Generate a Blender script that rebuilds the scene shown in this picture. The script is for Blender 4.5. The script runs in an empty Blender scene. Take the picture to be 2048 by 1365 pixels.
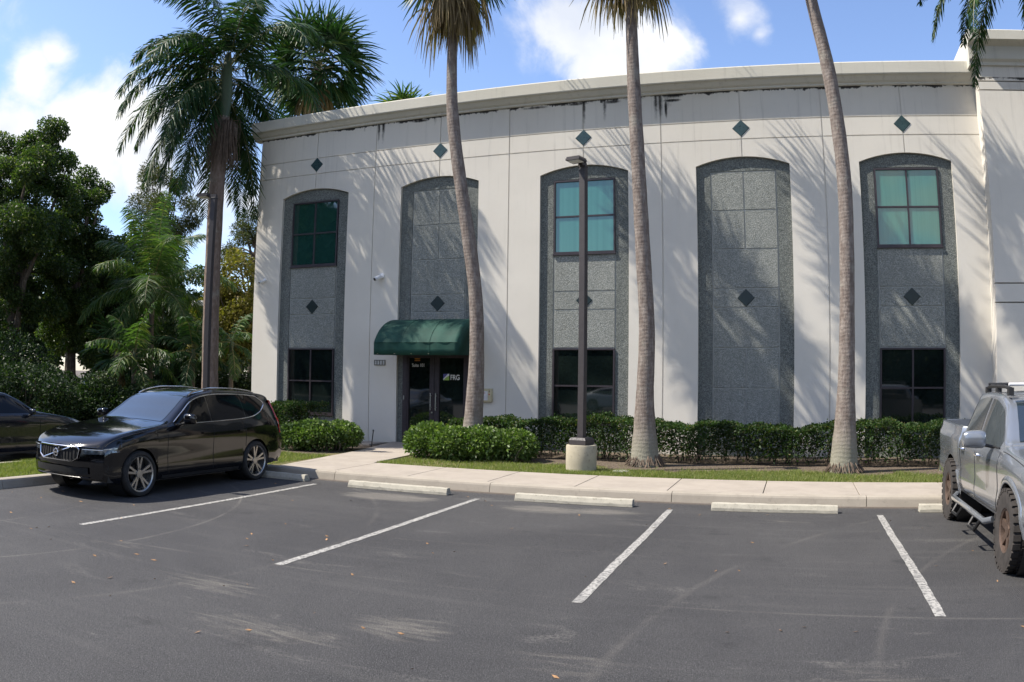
import bpy, math, random
import numpy as np
from mathutils import Vector, Matrix
rnd = random.Random(7)
SC = bpy.context.scene
COL = SC.collection
R = math.radians

# ------------------------------------------------------------------ camera (wide lens with real barrel distortion)
cam = bpy.data.cameras.new('camera'); camo = bpy.data.objects.new('camera', cam); COL.objects.link(camo)
SC.camera = camo
cam.type = 'PANO'; cam.panorama_type = 'FISHEYE_LENS_POLYNOMIAL'
cam.sensor_fit = 'HORIZONTAL'; cam.sensor_width = 36.0
cam.fisheye_fov = R(150)
cam.fisheye_polynomial_k0 = 0.0; cam.fisheye_polynomial_k1 = -1.0 / (1630.1 * 36 / 2048)
cam.fisheye_polynomial_k2 = 0.0; cam.fisheye_polynomial_k3 = 0.0; cam.fisheye_polynomial_k4 = 0.0
cam.clip_start = 0.05; cam.clip_end = 5000
CAM = Vector((12.9855, -19.0279, 1.869))
def cam_matrix(yaw, pitch, roll):
    cy, sy, cp, sp = math.cos(yaw), math.sin(yaw), math.cos(pitch), math.sin(pitch)
    F = Vector((-sy * cp, cy * cp, sp)); Rt = Vector((cy, sy, 0)); U = Rt.cross(F)
    cr, sr = math.cos(roll), math.sin(roll)
    Rr = Rt * cr + U * sr; Ur = U * cr - Rt * sr
    return Matrix(((Rr.x, Ur.x, -F.x, CAM.x), (Rr.y, Ur.y, -F.y, CAM.y), (Rr.z, Ur.z, -F.z, CAM.z), (0, 0, 0, 1))), Rr, Ur, F
CM, CR, CU, CF = cam_matrix(0.35023, 0.04608, 0.01338)
camo.matrix_world = CM

# ------------------------------------------------------------------ light
TRAVEL = Vector((0.68, 0.29, -1.0)).normalized()       # direction the sunlight travels
SUNDIR = -TRAVEL
elev = math.asin(SUNDIR.z); azi = math.atan2(SUNDIR.x, SUNDIR.y)
sun = bpy.data.lights.new('sun', 'SUN'); sun.energy = 5.0; sun.angle = R(0.53); sun.color = (1.0, 0.93, 0.82)
suno = bpy.data.objects.new('sun', sun); COL.objects.link(suno)
suno.rotation_euler = TRAVEL.to_track_quat('-Z', 'Y').to_euler()
SC.view_settings.view_transform = 'Standard'; SC.view_settings.look = 'None'
SC.view_settings.exposure = 0.75; SC.view_settings.gamma = 1.0
SC.view_settings.use_curve_mapping = False
SC.cycles.max_bounces = 8; SC.cycles.transparent_max_bounces = 16; SC.cycles.sample_clamp_indirect = 6.0
SC.cycles.use_denoising = True
SC.cycles.caustics_reflective = False; SC.cycles.caustics_refractive = False

world = bpy.data.worlds.new("World"); SC.world = world; world.use_nodes = True
wn = world.node_tree; wl = wn.links; WN = wn.nodes; WN.clear()
wo = WN.new('ShaderNodeOutputWorld'); bg = WN.new('ShaderNodeBackground'); sky = WN.new('ShaderNodeTexSky')
sky.sky_type = 'NISHITA'; sky.sun_disc = False; sky.sun_elevation = elev; sky.sun_rotation = azi
sky.air_density = 1.0; sky.dust_density = 0.6; sky.ozone_density = 2.2
bg.inputs['Strength'].default_value = 0.125
def dir_px(u, v):
    x, y = u - 1024, 682.5 - v; r = math.hypot(x, y); th = r / 1630.1; s = math.sin(th) / max(r, 1e-9)
    return (CR * x * s + CU * y * s + CF * math.cos(th)).normalized()
tc = WN.new('ShaderNodeTexCoord')
def wmath(op, a, b=None, clamp=False):
    n = WN.new('ShaderNodeMath'); n.operation = op; n.use_clamp = clamp
    for i, q in enumerate((a, b)):
        if q is None: continue
        if isinstance(q, (int, float)): n.inputs[i].default_value = q
        else: wl.new(q, n.inputs[i])
    return n.outputs[0]
# clouds: drifting banks at fixed compass directions, broken up by fractal noise
banks = [(60,150,75,1.0),(110,110,55,.8),(20,270,85,1.0),(150,250,80,1.0),(250,260,110,1.1),(300,330,110,1.0),(180,350,120,1.0),
         (420,390,110,.9),(500,400,60,.9),(1150,60,110,1.05),(1240,110,120,1.15),(1330,90,75,.9),(1180,130,80,1.0),(720,120,55,.62),(760,160,50,.5),
         (1480,40,60,.62),(1520,70,35,.55),(870,190,40,.45),(-250,200,300,.9),(2600,250,220,.8),(640,-500,250,.8),(1500,-700,300,.7)]
acc = None
for (u, v, r, k) in banks:
    d = dir_px(u, v)
    n = WN.new('ShaderNodeVectorMath'); n.operation = 'DISTANCE'; wl.new(tc.outputs['Generated'], n.inputs[0]); n.inputs[1].default_value = d
    q = wmath('MULTIPLY', wmath('SUBTRACT', 1.0, wmath('DIVIDE', n.outputs['Value'], 1.45 * r / 1630.0), True), k)
    acc = q if acc is None else wmath('MAXIMUM', acc, q)
nz = WN.new('ShaderNodeTexNoise'); nz.inputs['Scale'].default_value = 9.0; nz.inputs['Detail'].default_value = 9; nz.inputs['Roughness'].default_value = .58
nz.inputs['Distortion'].default_value = .35
wl.new(tc.outputs['Generated'], nz.inputs['Vector'])
nb = WN.new('ShaderNodeTexNoise'); nb.inputs['Scale'].default_value = 2.6; nb.inputs['Detail'].default_value = 6
wl.new(tc.outputs['Generated'], nb.inputs['Vector'])
far = wmath('MULTIPLY', wmath('SUBTRACT', nb.outputs['Fac'], .40), 3.0, True)      # loose unseen clouds behind the camera, thickened to lift the facade's shade
sep = WN.new('ShaderNodeSeparateXYZ'); wl.new(tc.outputs['Generated'], sep.inputs[0])
behind = wmath('MULTIPLY', wmath('MULTIPLY', sep.outputs['Y'], -2.0, True), far)
dens = wmath('ADD', wmath('MAXIMUM', acc, behind), wmath('MULTIPLY', wmath('SUBTRACT', nz.outputs['Fac'], .5), 1.55))
mr = WN.new('ShaderNodeMapRange'); mr.interpolation_type = 'SMOOTHSTEP'
mr.inputs['From Min'].default_value = .20; mr.inputs['From Max'].default_value = .72; wl.new(dens, mr.inputs['Value'])
mx = WN.new('ShaderNodeMix'); mx.data_type = 'RGBA'
gain = WN.new('ShaderNodeMix'); gain.data_type = 'RGBA'; gain.blend_type = 'MULTIPLY'; gain.inputs['Factor'].default_value = 1
wl.new(sky.outputs['Color'], gain.inputs['A']); gain.inputs['B'].default_value = (1.08, 1.07, 1.17, 1)
wl.new(mr.outputs['Result'], mx.inputs['Factor']); wl.new(gain.outputs['Result'], mx.inputs['A'])
cm_ = WN.new('ShaderNodeMix'); cm_.data_type = 'RGBA'; n3 = WN.new('ShaderNodeTexNoise'); n3.inputs['Scale'].default_value = 5.5; n3.inputs['Detail'].default_value = 7; wl.new(tc.outputs['Generated'], n3.inputs['Vector'])
m3 = WN.new('ShaderNodeMapRange'); m3.inputs['From Min'].default_value = .36; m3.inputs['From Max'].default_value = .62; wl.new(n3.outputs['Fac'], m3.inputs['Value']); wl.new(m3.outputs['Result'], cm_.inputs['Factor'])
cm_.inputs['A'].default_value = (3.9, 4.15, 4.7, 1); cm_.inputs['B'].default_value = (5.8, 5.8, 5.8, 1); wl.new(cm_.outputs['Result'], mx.inputs['B'])
wl.new(mx.outputs['Result'], bg.inputs['Color']); wl.new(bg.outputs[0], wo.inputs[0])

# ------------------------------------------------------------------ material helpers
class NT:
    def __init__(s, name, rough=.6, spec=.5, metal=0.0):
        s.m = bpy.data.materials.new(name); s.m.use_nodes = True; s.t = s.m.node_tree
        s.p = s.t.nodes['Principled BSDF']; s.p.inputs['Roughness'].default_value = rough
        s.p.inputs['Specular IOR Level'].default_value = spec; s.p.inputs['Metallic'].default_value = metal
        s._pos = None
    def n(s, ty, **k):
        x = s.t.nodes.new(ty)
        for a, b in k.items(): setattr(x, a, b)
        return x
    def l(s, a, b): s.t.links.new(a, b)
    @property
    def pos(s):
        if s._pos is None: s._pos = s.n('ShaderNodeNewGeometry').outputs['Position']
        return s._pos
    def obj(s): return s.n('ShaderNodeTexCoord').outputs['Object']
    def scaled(s, vec, sc):
        m = s.n('ShaderNodeVectorMath', operation='MULTIPLY'); s.l(vec, m.inputs[0]); m.inputs[1].default_value = sc; return m.outputs[0]
    def noise(s, scale, detail=4, rough=.5, vec=None, dist=0, out='Fac'):
        x = s.n('ShaderNodeTexNoise'); x.inputs['Scale'].default_value = scale; x.inputs['Detail'].default_value = detail
        x.inputs['Roughness'].default_value = rough; x.inputs['Distortion'].default_value = dist
        s.l(vec if vec is not None else s.pos, x.inputs['Vector']); return x.outputs[out]
    def math(s, op, a, b=None, clamp=False):
        x = s.n('ShaderNodeMath', operation=op); x.use_clamp = clamp
        for i, q in enumerate((a, b)):
            if q is None: continue
            if isinstance(q, (int, float)): x.inputs[i].default_value = q
            else: s.l(q, x.inputs[i])
        return x.outputs[0]
    def rng(s, v, a, b, c=0., d=1.):
        x = s.n('ShaderNodeMapRange', interpolation_type='SMOOTHSTEP'); s.l(v, x.inputs['Value'])
        for k, q in zip(('From Min', 'From Max', 'To Min', 'To Max'), (a, b, c, d)): x.inputs[k].default_value = q
        return x.outputs['Result']
    def mix(s, f, a, b, mode='MIX'):
        x = s.n('ShaderNodeMix', data_type='RGBA', blend_type=mode)
        for k, q in (('Factor', f), ('A', a), ('B', b)):
            if isinstance(q, (int, float)): x.inputs[k].default_value = q
            elif isinstance(q, tuple): x.inputs[k].default_value = (*q, 1) if len(q) == 3 else q
            else: s.l(q, x.inputs[k])
        return x.outputs['Result']
    def col(s, c):
        if isinstance(c, tuple): s.p.inputs['Base Color'].default_value = (*c, 1)
        else: s.l(c, s.p.inputs['Base Color'])
        return s
    def bump(s, h, strength=.3, dist=.01):
        b = s.n('ShaderNodeBump'); b.inputs['Strength'].default_value = strength; b.inputs['Distance'].default_value = dist
        s.l(h, b.inputs['Height']); s.l(b.outputs[0], s.p.inputs['Normal']); return s
def plain(name, c, rough=.5, metal=0., spec=.5, var=.12, coat=0.):
    m = NT(name, rough, spec, metal)
    n = m.noise(9, 5, .6, vec=m.obj())
    a = tuple(x * (1 - var) for x in c); b = tuple(min(1, x * (1 + var)) for x in c)
    m.col(m.mix(m.rng(n, .3, .7), a, b))
    if coat: m.p.inputs['Coat Weight'].default_value = coat; m.p.inputs['Coat Roughness'].default_value = .03
    m.l(m.rng(m.noise(30, 3, vec=m.obj()), .2, .8, rough * .85, min(1, rough * 1.15)), m.p.inputs['Roughness'])
    return m.m
M = {}
# asphalt
m = NT('asphalt', .85, .35)
fine = m.noise(110, 3, .8); mid = m.noise(34, 4, .75); big = m.noise(.42, 5, .6, dist=.6); sc = m.noise(1.0, 6, .62, vec=m.scaled(m.pos, (.8, 2.4, 1)), dist=.9)
base = m.mix(m.rng(big, .35, .68), (.033, .0325, .0345), (.050, .049, .050))
base = m.mix(m.rng(fine, .53, .66), base, (.20, .195, .19))
base = m.mix(m.rng(m.noise(70, 2, .6), .60, .68), base, (.012, .012, .013))
cr = m.noise(.7, 4, .6, dist=2.2); sx = m.n('ShaderNodeSeparateXYZ'); m.l(m.pos, sx.inputs[0])
def ring(cx, cy, rad, w, k):
    a = m.math('SUBTRACT', sx.outputs['X'], cx); b = m.math('SUBTRACT', sx.outputs['Y'], cy); d = m.math('SQRT', m.math('ADD', m.math('MULTIPLY', a, a), m.math('MULTIPLY', b, b)))
    return m.math('MULTIPLY', m.math('SUBTRACT', 1.0, m.math('DIVIDE', m.math('ABSOLUTE', m.math('SUBTRACT', d, rad)), w), True), k)
rg_ = None
for q in [(1.1, -12.6, 5.18, .035, 1.), (-.6, -13.2, 4.9, .03, .8), (1.9, -12.2, 6.3, .05, .5), (11.6, -52.6, 40.1, .03, .8), (22.5, -14.5, 10.7, .06, .5), (23.0, -14.5, 9.4, .05, .4), (14.2, -50.4, 40.0, .02, .5)]:
    t_ = ring(*q); rg_ = t_ if rg_ is None else m.math('MAXIMUM', rg_, t_)
base = m.mix(m.math('MULTIPLY', m.math('MULTIPLY', rg_, m.rng(m.noise(.9, 4, .6), .38, .6)), m.rng(fine, .35, .6, .15, .55)), base, (.20, .185, .165))
gut = m.rng(m.math('ADD', sx.outputs['Y'], m.math('MULTIPLY', m.math('SUBTRACT', mid, .5), .35)), -6.92, -6.72); base = m.mix(m.math('MULTIPLY', gut, .6), base, (.15, .115, .085))
crk = m.math('MULTIPLY', m.math('SUBTRACT', 1.0, m.math('MULTIPLY', m.math('ABSOLUTE', m.math('SUBTRACT', cr, .5)), 260.0), True), m.rng(m.noise(.35, 3), .5, .62))
trk = m.noise(1.0, 5, .6, vec=m.scaled(m.pos, (.25, 5.0, 1)), dist=.5); base = m.mix(m.math('MULTIPLY', m.rng(trk, .52, .70), m.math('MULTIPLY', m.rng(fine, .4, .6), .35)), base, (.13, .125, .118))
oil = m.noise(1.6, 5, .6); base = m.mix(m.math('MULTIPLY', m.rng(oil, .60, .74), .55), base, (.018, .018, .02))
base = m.mix(m.math('MULTIPLY', m.rng(mid, .47, .34), .6), base, (.022, .022, .024))
base = m.mix(m.math('MULTIPLY', m.rng(sc, .58, .74), m.math('MULTIPLY', m.rng(mid, .4, .6), .5)), base, (.19, .18, .165))
st = m.noise(2.2, 7, .7, vec=m.scaled(m.pos, (.6, 3.5, 1)), dist=1.6)
sx = m.n('ShaderNodeSeparateXYZ'); m.l(m.pos, sx.inputs[0])
def blob(m, x, y, rx, ry, k=1.0, ax=('X', 'Y')):
    a = m.math('DIVIDE', m.math('SUBTRACT', sx.outputs[ax[0]], x), rx); b = m.math('DIVIDE', m.math('SUBTRACT', sx.outputs[ax[1]], y), ry)
    d = m.math('ADD', m.math('MULTIPLY', a, a), m.math('MULTIPLY', b, b))
    return m.math('MULTIPLY', m.math('SUBTRACT', 1.0, d, True), k)
acc = None
for q in [(6.9, -7.95, 1.1, .55, 1.), (9.5, -8.0, 1.1, .5, .8), (10.3, -7.9, .9, .35, .8), (12.7, -8.2, 1.1, .5, .4), (14, -8.7, .5, .3, .35), (10.2, -13.8, .6, .5, .6), (8.2, -13.6, .9, .35, .6),
          (9.4, -14.4, 1.0, .4, .6), (11.6, -14.1, .7, .4, .5), (6.3, -13.0, .6, .3, .5), (13.6, -14.1, .8, .8, .5), (14.9, -13.2, .5, .4, .4), (4.6, -12.2, .8, .35, .35), (12.3, -10.4, .9, .3, .25)]:
    b = blob(m, *q); acc = b if acc is None else m.math('MAXIMUM', acc, b)
eff = m.math('MULTIPLY', m.rng(m.math('ADD', acc, m.math('MULTIPLY', m.math('SUBTRACT', st, .5), 1.6)), .35, .85), m.rng(fine, .35, .62))
base = m.mix(m.math('MULTIPLY', eff, .5), base, (.34, .31, .26))
base = m.mix(m.math('MULTIPLY', crk, .7), base, (.014, .014, .015))
m.col(base); m.bump(m.math('ADD', m.math('MULTIPLY', fine, .6), m.math('MULTIPLY', mid, .5)), .9, .016); M['asphalt'] = m.m
# tyre track sheets / faded paint
m = NT('road_paint', .8, .3)
w = m.noise(26, 5, .72); w2 = m.noise(3, 4, .6)
m.col(m.mix(m.math('MAXIMUM', m.rng(w, .44, .60), m.rng(w2, .52, .7, 0, .75)), (.36, .35, .325), (.12, .118, .118))); m.bump(m.noise(170, 2), .4, .008); M['paint'] = m.m
def concrete(name, c, dirt, joint=None, sc=1.0, dk=.5):
    m = NT(name, .9, .25)
    a = m.noise(2.2 * sc, 6, .65, dist=.4); b = m.noise(60, 3, .6); d = m.noise(9 * sc, 5, .7)
    q = m.mix(m.rng(a, .35, .7), c, tuple(x * .86 for x in c)); q = m.mix(m.math('MULTIPLY', m.rng(d, .54, .75), dk), q, dirt)
    q = m.mix(m.math('MULTIPLY', m.rng(b, .55, .75), .3), q, tuple(x * .6 for x in c))
    m.col(q); m.bump(b, .25, .006); return m.m
M['sidewalk'] = concrete('sidewalk_concrete', (.34, .30, .255), (.22, .20, .17), dk=.35)
M['curb'] = concrete('curb_concrete', (.33, .295, .245), (.19, .17, .145), dk=.5)
M['stop'] = concrete('wheel_stop_concrete', (.40, .375, .31), (.13, .12, .10), sc=3, dk=.75)
M['pole_base'] = concrete('pole_base_concrete', (.40, .36, .27), (.15, .13, .10), sc=1.5, dk=.8)
# soil and grass
m = NT('mulch_soil', .95, .1)
a = m.noise(30, 6, .7); m.col(m.mix(m.rng(a, .35, .68), (.055, .042, .032), (.21, .17, .13))); m.bump(a, .8, .03); M['soil'] = m.m
m = NT('lawn_soil', .95, .1)
a = m.noise(3, 6, .7); m.col(m.mix(m.rng(a, .4, .65), (.09, .095, .035), (.19, .155, .09))); m.bump(m.noise(50, 4), .8, .02); M['lawn'] = m.m
m = NT('far_ground', .95, .1); a = m.noise(.3, 5, .6); m.col(m.mix(m.rng(a, .4, .6), (.05, .07, .03), (.10, .10, .06))); M['far_ground'] = m.m
# stucco with mildew under the cornice
def stucco(name, c, stains, cw=True):
    global sx
    m = NT(name, .88, .25)
    sx = m.n('ShaderNodeSeparateXYZ'); m.l(m.pos, sx.inputs[0]); X, Z = sx.outputs['X'], sx.outputs['Z']
    a = m.noise(.5, 6, .6); g = m.noise(5, 6, .7); f = m.noise(110, 3, .6)
    q = m.mix(m.rng(a, .3, .7), c, tuple(x * .93 for x in c))
    q = m.mix(m.math('MULTIPLY', m.rng(g, .55, .8), .22), q, tuple(x * .7 for x in c))
    # faint rain streaks
    s1 = m.noise(1.0, 5, .7, vec=m.scaled(m.pos, (7, 7, .35)))
    q = m.mix(m.math('MULTIPLY', m.math('MULTIPLY', m.rng(s1, .52, .75), m.rng(Z, 4.0, 8.8)), .30), q, (.20, .19, .17))
    if stains:
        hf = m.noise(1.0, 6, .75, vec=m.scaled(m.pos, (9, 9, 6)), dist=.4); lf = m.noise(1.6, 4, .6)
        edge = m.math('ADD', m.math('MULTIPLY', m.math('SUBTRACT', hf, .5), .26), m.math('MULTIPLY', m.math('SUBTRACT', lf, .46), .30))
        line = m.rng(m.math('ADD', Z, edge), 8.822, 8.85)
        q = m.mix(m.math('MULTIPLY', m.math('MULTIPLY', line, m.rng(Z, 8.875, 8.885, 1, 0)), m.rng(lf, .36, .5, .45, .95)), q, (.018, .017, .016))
        acc = None
        for (x, w, zb, k) in [(2.02, .06, 8.12, 1.), (2.16, .07, 8.15, .95), (1.55, .05, 8.6, .6), (3.5, .3, 8.72, .5), (3.75, .06, 8.55, .7), (7.88, .06, 8.0, 1.), (8.42, .07, 8.15, .85), (9.1, .08, 8.5, .8), (9.72, .07, 8.02, .95), (9.83, .08, 8.0, 1.),
                              (10.02, .13, 8.25, .6), (10.15, .35, 8.72, 1.2), (9.2, .35, 8.74, .9), (0.2, .2, 8.75, .4), (14.0, .25, 8.76, .8), (13.9, .05, 8.55, .6), (10.3, .3, 8.07, .0), (8.0, .5, 8.78, .7), (12.2, .3, 8.78, .5)]:
            col_ = m.math('SUBTRACT', 1.0, m.math('DIVIDE', m.math('ABSOLUTE', m.math('SUBTRACT', X, x)), w), True)
            zz = m.rng(Z, zb, 8.86, 0, 1)
            b = m.math('MULTIPLY', m.math('MULTIPLY', m.math('POWER', col_, .6), m.math('POWER', zz, .6)), k)
            acc = b if acc is None else m.math('MAXIMUM', acc, b)
        for q_ in [(10.12, 8.70, .30, .06, 1.), (9.97, 8.5, .05, .35, 1.), (3.3, 8.8, .4, .06, .9), (6.6, 8.8, .5, .05, .8), (7.7, 8.8, .4, .06, .9), (8.6, 8.78, .3, .07, .9)]: acc = m.math('MAXIMUM', acc, blob(m, *q_, ax=('X', 'Z')))
        dr = m.math('ADD', acc, m.math('MULTIPLY', m.math('SUBTRACT', hf, .5), 1.0))
        q = m.mix(m.math('MULTIPLY', m.math('MULTIPLY', m.rng(dr, .15, 1.0), m.rng(acc, .02, .2)), m.rng(Z, 8.875, 8.885, 1, 0)), q, (.022, .021, .02))
    m.col(q); m.bump(f, .35, .006); return m.m
M['stucco'] = stucco('cream_stucco', (.68, .645, .58), True)
M['cornice'] = stucco('cornice_stucco', (.60, .58, .51), False)
# pebble dash panel
def pebble(name, a, b, c):
    m = NT(name, .85, .3)
    v = m.n('ShaderNodeTexVoronoi'); v.inputs['Scale'].default_value = 62; m.l(m.pos, v.inputs['Vector'])
    sp = m.n('ShaderNodeSeparateColor'); m.l(v.outputs['Color'], sp.inputs[0])
    q = m.mix(m.rng(sp.outputs['Red'], .25, .85), a, b); q = m.mix(m.rng(m.noise(75, 4, .75), .42, .62), q, c)
    big = m.noise(.9, 6, .65); q = m.mix(m.rng(big, .35, .7, 0, .35), q, tuple(x * .75 for x in c))
    sy = m.noise(1.0, 5, .7, vec=m.scaled(m.pos, (5, 5, .4))); q = m.mix(m.rng(sy, .56, .78, 0, .4), q, (.10, .105, .095))
    m.col(q); m.bump(v.outputs['Distance'], .8, .010); return m.m
M['pebble'] = pebble('pebble_stone_dark', (.07, .08, .075), (.28, .295, .28), (.13, .143, .135))
M['pebble_light'] = pebble('pebble_stone_light', (.135, .146, .137), (.39, .40, .375), (.235, .248, .232))
M['pebble_groove'] = plain('sunlit_edge_groove', (.40, .41, .39), .9)  # pale tone painted in for sun catching the joint edges
M['tile'] = plain('green_tile', (.022, .050, .053), .3, var=.25)
M['tile_dark'] = plain('dark_green_tile', (.006, .017, .017), .35, var=.25)
M['frame'] = plain('bronze_frame', (.045, .036, .042), .45, .3)
M['pole'] = plain('bronze_pole_paint', (.034, .029, .031), .6, .0)
m = NT('teal_glass', .04, .9); a = m.noise(1.0, 3, vec=m.scaled(m.pos, (9, 1, .15)))
m.col(m.mix(m.rng(a, .3, .7), (.035, .155, .12), (.05, .19, .15))); m.p.inputs['IOR'].default_value = 1.6
m.bump(m.noise(1.3, 2), .05, .02); M['teal'] = m.m
m = NT('teal_glass_tree_reflection', .03, .9); m.col((.012, .05, .042)); m.p.inputs['IOR'].default_value = 1.7; m.bump(m.noise(1.6, 2), .10, .03); M['teal_dark'] = m.m  # darker copy of the teal glass, standing in for a dark tree reflection
m = NT('dark_glass', .03, .9); a = m.noise(.8, 2); m.col(m.mix(m.rng(a, .3, .7), (.004, .007, .007), (.010, .016, .014))); m.p.inputs['IOR'].default_value = 1.6
m.bump(m.noise(1.1, 2), .04, .02); M['dglass'] = m.m
m = NT('awning_canvas', .75, .3); a = m.noise(2.5, 4); m.col(m.mix(m.rng(a, .3, .7), (.008, .042, .032), (.012, .062, .047)))
m.bump(m.noise(2.5, 3), .25, .03); M['canvas'] = m.m
M['steel'] = plain('brushed_steel', (.55, .55, .53), .3, 1.0)
M['white'] = plain('white_plastic', (.72, .72, .72), .4)
M['white_text'] = plain('white_vinyl', (.82, .82, .82), .6, var=.03)
M['blue_text'] = plain('indigo_vinyl', (.09, .09, .30), .6, var=.05)
M['lime_text'] = plain('lime_vinyl', (.33, .50, .10), .6, var=.05)
M['orange'] = plain('orange_vinyl', (.45, .17, .02), .6)
M['brass'] = plain('aged_cream_metal', (.50, .44, .28), .5)
M['paper'] = plain('paper_notice', (.62, .60, .60), .7)
M['redink'] = plain('red_ink', (.45, .06, .05), .6)
M['plaque'] = plain('grey_plaque', (.34, .34, .31), .6)
M['dark'] = plain('dark_plastic', (.018, .018, .019), .5)
M['black'] = plain('black_iron', (.012, .012, .013), .45)
# palm trunk
def trunk_mat(name, c1, c2, ring, base=None):
    m = NT(name, .9, .2); o = m.obj()
    s = m.n('ShaderNodeSeparateXYZ'); m.l(o, s.inputs[0])
    nn = m.noise(3, 3, vec=o)
    z = m.math('ADD', m.math('MULTIPLY', s.outputs['Z'], ring), m.math('MULTIPLY', nn, 14.0))
    w = m.math('ADD', m.math('MULTIPLY', m.math('SINE', z), .5), .5)
    f = m.noise(7, 6, .7, vec=m.scaled(o, (2, 2, .7))); fib = m.noise(1, 4, .7, vec=m.scaled(o, (50, 50, 4)))
    q = m.mix(m.rng(f, .35, .68), c1, c2); q = m.mix(m.rng(m.noise(2.2, 6, .75, vec=o), .54, .68, 0, .55), q, (.30, .29, .25)); q = m.mix(m.rng(m.noise(5, 5, .7, vec=m.scaled(o, (1, 1, .4))), .6, .72, 0, .6), q, tuple(x * .35 for x in c1)); q = m.mix(m.math('MULTIPLY', m.rng(w, .6, 1.), m.rng(m.noise(1.4, 3, vec=o), .4, .65, .02, .16)), q, tuple(x * .4 for x in c1))
    q = m.mix(m.rng(fib, .5, .75, 0, .4), q, tuple(x * .6 for x in c1))
    if base: q = m.mix(m.math('MULTIPLY', m.rng(m.math('ADD', s.outputs['Z'], m.math('MULTIPLY', f, .8)), 1.5, .5), .85), q, base)
    m.col(q); m.bump(m.math('ADD', m.math('MULTIPLY', w, .22), m.math('ADD', fib, m.noise(14, 5, .7, vec=o))), .75, .014); return m.m
M['fan_trunk'] = trunk_mat('fan_palm_bark', (.15, .12, .105), (.26, .225, .20), 80, (.25, .245, .19))
M['royal_trunk'] = trunk_mat('royal_palm_bark', (.15, .11, .085), (.24, .185, .155), 24)
M['crownshaft'] = plain('green_crownshaft', (.035, .055, .018), .6)
M['bark'] = trunk_mat('tree_bark', (.07, .055, .045), (.15, .125, .10), 3)
M['roots'] = plain('palm_roots', (.13, .095, .07), .95, var=.35)
def leaf_mat(name, a, b, c=None, rough=.45, trans=.25):
    m = NT(name, max(rough, .42), .28); g = m.n('ShaderNodeNewGeometry'); r = g.outputs['Random Per Island']
    q = m.mix(r, a, b)
    if c: q = m.mix(m.rng(r, .86, .93), q, c)
    m.col(q)
    t = m.n('ShaderNodeBsdfTranslucent'); m.l(m.mix(1.0, q, (1.6, 1.9, .7), 'MULTIPLY'), t.inputs['Color'])
    s = m.n('ShaderNodeMixShader'); s.inputs[0].default_value = trans
    out = m.t.nodes['Material Output']; m.l(m.p.outputs[0], s.inputs[1]); m.l(t.outputs[0], s.inputs[2]); m.l(s.outputs[0], out.inputs[0])
    return m.m
def vary(mat, sc, k):
    nt = mat.node_tree; p = nt.nodes['Principled BSDF']; src = p.inputs['Base Color'].links[0].from_socket
    g = nt.nodes.new('ShaderNodeNewGeometry'); n = nt.nodes.new('ShaderNodeTexNoise'); n.inputs['Scale'].default_value = sc; n.inputs['Detail'].default_value = 4; nt.links.new(g.outputs['Position'], n.inputs['Vector'])
    mr_ = nt.nodes.new('ShaderNodeMapRange'); mr_.inputs['From Min'].default_value = .38; mr_.inputs['From Max'].default_value = .62; mr_.inputs['To Min'].default_value = k; mr_.inputs['To Max'].default_value = 1.15; nt.links.new(n.outputs['Fac'], mr_.inputs['Value'])
    x = nt.nodes.new('ShaderNodeVectorMath'); x.operation = 'SCALE'; nt.links.new(src, x.inputs[0]); nt.links.new(mr_.outputs['Result'], x.inputs['Scale']); nt.links.new(x.outputs[0], p.inputs['Base Color'])
    return mat
M['leaf_hedge'] = leaf_mat('hedge_leaf', (.022, .046, .013), (.048, .092, .024), (.11, .11, .04), .55)
vary(M['leaf_hedge'], 1.6, .55)
M['leaf_bush'] = leaf_mat('bush_leaf', (.055, .10, .022), (.12, .18, .048), (.22, .27, .11), .42)
M['leaf_dark'] = leaf_mat('dark_leaf', (.010, .022, .008), (.022, .046, .014), (.05, .075, .02), .62, .2)
M['leaf_mid'] = leaf_mat('mid_leaf', (.025, .05, .014), (.06, .10, .03), (.12, .15, .05), .45)
M['leaf_tree'] = leaf_mat('sunlit_tree_leaf', (.022, .042, .012), (.055, .088, .024), (.12, .14, .045), .45, .38)
M['leaf_gold'] = leaf_mat('golden_leaf', (.09, .09, .02), (.17, .15, .035), (.26, .2, .06), .5, .3)
M['leaf_pine'] = leaf_mat('pine_leaf', (.03, .045, .014), (.075, .085, .028), (.14, .11, .05), .6)
M['frond'] = leaf_mat('palm_frond', (.012, .035, .012), (.03, .075, .02), (.08, .11, .035), .48, .2)
M['frond_bright'] = leaf_mat('young_palm_frond', (.028, .062, .016), (.062, .11, .03), (.15, .17, .06), .45, .35)
M['frond_dead'] = leaf_mat('dead_palm_frond', (.12, .085, .045), (.24, .18, .10), None, .8, .25)
M['grass_blade'] = leaf_mat('grass_blade', (.12, .155, .04), (.20, .225, .07), (.34, .29, .15), .55, .35)
M['petiole'] = plain('palm_petiole', (.14, .13, .05), .5)
M['litter'] = plain('fallen_leaf', (.30, .17, .08), .8, var=.4)

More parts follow.
